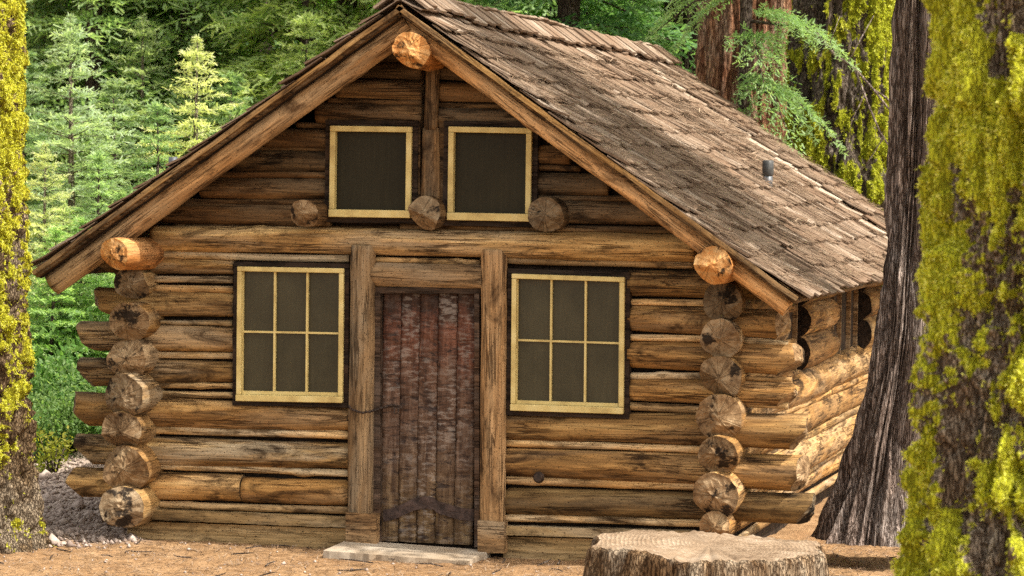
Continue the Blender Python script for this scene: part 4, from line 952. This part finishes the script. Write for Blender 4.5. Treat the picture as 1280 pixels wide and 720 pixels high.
# boughs that hang before the red and mossy trunks, on one slender fir
hx = float(unp(930, 150, 9.5)[0]); hz = gz(hx, 9.5)
hf = empty('fir_tree', (hx, 9.5, hz), 'slender fir with drooping dark boughs before the reddish and mossy trunks', 'fir')
br = MB(); Q = []; T_ = []; rs = np.random.default_rng(23)
br.tube([(0, 0, -.2), (.0, 0, 5), (.05, 0, 11)], [.08, .065, .03], 10)
for (z, az, ln, dr) in [(4.9, 2.9, 1.2, .6), (4.6, -.3, 1.3, .55), (4.4, -1.2, 1.1, .7), (4.0, -.9, 1.2, .9), (3.9, .1, 1.1, .8), (3.6, -1.9, .9, .8), (5.3, -2.6, 1.1, .5), (5.5, -.6, 1.4, .45), (5.9, 3.3, 1.7, .45), (6.2, -1.2, 1.4, .5), (6.6, .4, 1.5, .5), (3.4, -.4, .8, .9), (7.2, 2., 1.5, .5), (7.8, -2, 1.4, .5), (8.5, 0, 1.2, .4), (9.2, 3, 1., .4), (9.8, -1, .8, .3)]:
    ax = np.array([math.cos(az), math.sin(az), .15]); p0 = np.array([0, 0, z]); q, t_ = sprays(rs, p0, ax, ln, .048, dr, .5); Q.append(q); T_.append(t_); q, t_ = sprays(rs, p0, ax + rs.normal(0, .3, 3), ln * .75, .048, dr * 1.3, .5); Q.append(q); T_.append(t_)
    br.tube([p0, p0 + ax * ln * .5 - np.array([0, 0, dr * ln * .25]), p0 + ax * ln * .92 - np.array([0, 0, dr * ln * .85])], [.02, .012, .004], 5, cap=False)
br.build('trunk', bark, hf, True); Q = np.concatenate(Q).reshape(-1, 3); cr_ = fast_mesh('crown', Q, np.arange(len(Q)).reshape(-1, 4), M['fir_green'], hf, False, None, np.repeat(np.concatenate(T_), 4)); cr_.color = (1., 1.1, .95, 1)
# dead grey branch before the far mossy trunk
def pt(px, py, y): return unp(px, py, y)
mb = MB(); Yd = 9.2
for path, r0, r1 in [([(1020, 42), (1045, 70), (1068, 85), (1092, 112), (1122, 150)], .022, .010), ([(1068, 85), (1085, 130), (1100, 165), (1122, 200)], .016, .006), ([(1092, 112), (1108, 122), (1124, 140)], .012, .006), ([(1060, 78), (1075, 50), (1092, 20)], .010, .004), ([(1080, 120), (1065, 150), (1058, 190)], .008, .003), ([(1105, 170), (1090, 195), (1070, 222)], .008, .003), ([(1045, 70), (1038, 52), (1050, 20)], .008, .003)]:
    pts = [unp(x, y, Yd + RNG.uniform(-.1, .1)) for x, y in path]; mb.tube(pts, list(np.linspace(r0, r1, len(pts))), 6)
db = mb.build('dead_branch', M['bark_dark'], None, True); db.color = (1, 1, 1, 1)
db.parent = mt; db.matrix_parent_inverse = Matrix.Translation(-Vector(mt.location))

# ------------------------------------------------------------------ shrubs left of the cabin
def shrub_mesh(seed, w, h, n, leaf):
    rs = np.random.default_rng(seed); nc = 16; cs = rs.normal(0, 1, (nc, 3)) * [w * .4, w * .35, h * .28] + [0, 0, h * .5]
    i = rs.integers(0, nc, n); P0 = cs[i] + rs.normal(0, 1, (n, 3)) * w * .16; P0[:, 2] = np.abs(P0[:, 2])
    d = rs.normal(0, 1, (n, 3)) + [0, 0, .5]; d /= np.linalg.norm(d, axis=1)[:, None]; s_ = np.cross(d, rs.normal(0, 1, (n, 3))); s_ /= np.linalg.norm(s_, axis=1)[:, None]
    l = leaf * rs.uniform(.6, 1.4, (n, 1)); m_ = P0 + d * l * .5
    V_ = np.stack([P0, m_ + s_ * l * .22, P0 + d * l, m_ - s_ * l * .22], 1).reshape(-1, 3); br = MB()
    for c in cs: br.tube([(c[0] * .1, c[1] * .1, -.1), (c[0] * .5, c[1] * .5, c[2] * .5), tuple(c)], [.012, .008, .004], 5)
    return V_, np.repeat(np.clip(P0[:, 2] / h * .6 + rs.normal(.2, .12, n), 0, 1), 4), br
def shrub(seed, w, h, n, leaf, m):
    V_, T_, br = shrub_mesh(seed, w, h, n, leaf); o = empty('shrub'); br.build('stems', bark, o, True); fast_mesh('foliage', V_, np.arange(len(V_)).reshape(-1, 4), m, o, False, None, T_); return o
shA = shrub(1, .8, .8, 5000, .05, M['shrub']); shB = shrub(2, .35, .35, 500, .05, M['bush_yellow'])
for (pr, px, Yp, s_, lab, ti) in [
    (shA, 55, 4.0, .9, 'leafy green shrub beside the left mossy trunk, nearest the gravel', (1.1, 1.1, 1)),
    (shA, 88, 4.6, 1.1, 'leafy shrub just behind the lowest log ends of the left corner', (1., 1.05, 1)),
    (shA, 70, 5.2, 1.6, 'taller leafy shrub behind the two near the gravel', (1.1, 1.2, .9)),
    (shA, 45, 5.8, 1.8, 'darker leafy shrub half hidden by the left mossy trunk', (.8, .9, .8)),
    (shB, 70, 3.5, .9, 'small yellow leaved plant at the edge of the gravel', (1, 1, 1))]:
    place(pr, used, px, Yp, lab, 'shrub', 'shrubs left of the cabin', s_, None, ti)

# ------------------------------------------------------------------ ground litter
def pebbles(name, n, area, size, seed, m, mask=None):
    rs = np.random.default_rng(seed); P0 = np.stack([rs.uniform(area[0], area[1], n), rs.uniform(area[2], area[3], n)], 1)
    if mask is not None: P0 = P0[mask(P0, rs)]
    n = len(P0); z = terrain(P0[:, 0], P0[:, 1]); s_ = size * np.exp(rs.normal(0, .5, n))
    base = np.array([[1, 0, 0], [0, 1, 0], [-1, 0, 0], [0, -1, 0], [0, 0, .8], [0, 0, -.6]], float); fc = np.array([[0, 1, 4], [1, 2, 4], [2, 3, 4], [3, 0, 4], [1, 0, 5], [2, 1, 5], [3, 2, 5], [0, 3, 5]])
    a = rs.uniform(0, 6.28, n); B = base[None] * rs.uniform(.6, 1.3, (n, 6, 1)) * s_[:, None, None]
    c, s2 = np.cos(a)[:, None], np.sin(a)[:, None]; Bx = B[:, :, 0] * c - B[:, :, 1] * s2; By = B[:, :, 0] * s2 + B[:, :, 1] * c
    V_ = np.stack([Bx + P0[:, :1], By + P0[:, 1:], B[:, :, 2] + z[:, None] + s_[:, None] * .25], -1).reshape(-1, 3)
    Fq = (fc[None] + (np.arange(n) * 6)[:, None, None]).reshape(-1, 3)
    return tag(fast_mesh(name, V_, Fq, m, None, False, None, np.repeat(rs.uniform(0, 1, n), 6)), kind='stuff')
pebbles('gravel', 9000, (-5.2, -2.2, -.7, 4.2), .016, 3, M['pebble'], lambda P0, rs: (P0[:, 0] < -2.45 + .25 * rs.normal(0, 1, len(P0))) | (P0[:, 1] > .2))
pebbles('pebbles', 900, (-4, 4.6, -3.2, 1.5), .008, 4, M['pebble'])
n = 24000; rs = np.random.default_rng(8); px_ = np.stack([rs.uniform(-4.5, 6, n), rs.uniform(-3.5, 3, n)], 1); P_ = np.stack([px_[:, 0], px_[:, 1], terrain(px_[:, 0], px_[:, 1]) + .006], 1)
P_ = P_[(P_[:, 1] < -.1) | (P_[:, 0] > 2.6)]
a_ = rs.uniform(0, 6.28, len(P_)); D_ = np.stack([np.cos(a_), np.sin(a_), a_ * 0], 1)
tag(litter('fallen_needles', P_, np.tile([0, 0, 1.], (len(P_), 1)), D_, .06, .005, M['needle'], 9), kind='stuff')
rs = np.random.default_rng(12); mb = MB()
for _ in range(170):
    x, y = rs.uniform(-3.6, 5.2), rs.uniform(-3.2, -.12) if rs.uniform() < .75 else rs.uniform(.2, 3)
    if -2.5 < x < 2.4 and y > -.1: continue
    a_, l = rs.uniform(0, 6.28), rs.uniform(.05, .28); d_ = np.array([math.cos(a_), math.sin(a_), 0]); p0 = np.array([x, y, gz(x, y) + .008]); p1 = p0 + d_ * l + np.array([0, 0, rs.uniform(0, .03)])
    mb.tube([p0, (p0 + p1) / 2 + rs.normal(0, .012, 3) * [1, 1, .3], p1], [.005, .006, .003], 5)
tag(mb.build('twigs', M['bark_far']), kind='stuff')
p = unp(532, 714, -1.8); z = gz(p[0], -1.95)
mb = MB(); mb.box((-.07, -.03, 0), (.07, .05, .03), jit=.012); o = mb.build('stone', M['white'], None, False, Matrix.Translation((p[0], -1.95, z))); tag(o, 'small flat white stone lying on the ground before the doorstep', 'stone')

# ------------------------------------------------------------------ light
SUN_EL, SUN_AZ = math.radians(55), math.radians(100)     # azimuth clockwise from +Y
sd_ = Vector((math.sin(SUN_AZ) * math.cos(SUN_EL), math.cos(SUN_AZ) * math.cos(SUN_EL), math.sin(SUN_EL)))
ld = bpy.data.lights.new('sun', 'SUN'); ld.energy = 2.8; ld.angle = math.radians(.6); ld.color = (1, .93, .8)
lo_ = bpy.data.objects.new('sun', ld); COL.objects.link(lo_); lo_.rotation_euler = sd_.to_track_quat('Z', 'Y').to_euler()
w = bpy.data.worlds.new('World'); SC.world = w; w.use_nodes = True; nt = w.node_tree; nt.nodes.clear()
sky = nt.nodes.new('ShaderNodeTexSky'); sky.sky_type = 'NISHITA'; sky.sun_disc = False; sky.sun_elevation = SUN_EL; sky.sun_rotation = SUN_AZ; sky.dust_density = 3.; sky.ozone_density = .6; sky.air_density = 1.
hs = nt.nodes.new('ShaderNodeHueSaturation'); hs.inputs['Saturation'].default_value = .35
tm = nt.nodes.new('ShaderNodeMix'); tm.data_type = 'RGBA'; tm.blend_type = 'MULTIPLY'; tm.inputs[0].default_value = 1; tm.inputs[7].default_value = (1.08, 1., .84, 1)
bg = nt.nodes.new('ShaderNodeBackground'); bg.inputs[1].default_value = .15; ow = nt.nodes.new('ShaderNodeOutputWorld')
nt.links.new(sky.outputs[0], hs.inputs['Color']); nt.links.new(hs.outputs[0], tm.inputs[6]); nt.links.new(tm.outputs[2], bg.inputs[0]); nt.links.new(bg.outputs[0], ow.inputs[0])
SC.view_settings.view_transform = 'Standard'; SC.view_settings.look = 'None'; SC.view_settings.gamma = 1; SC.view_settings.exposure = 1.36
SC.render.engine = 'CYCLES'; SC.cycles.max_bounces = 8; SC.cycles.diffuse_bounces = 5; SC.cycles.transmission_bounces = 5; SC.cycles.use_denoising = False
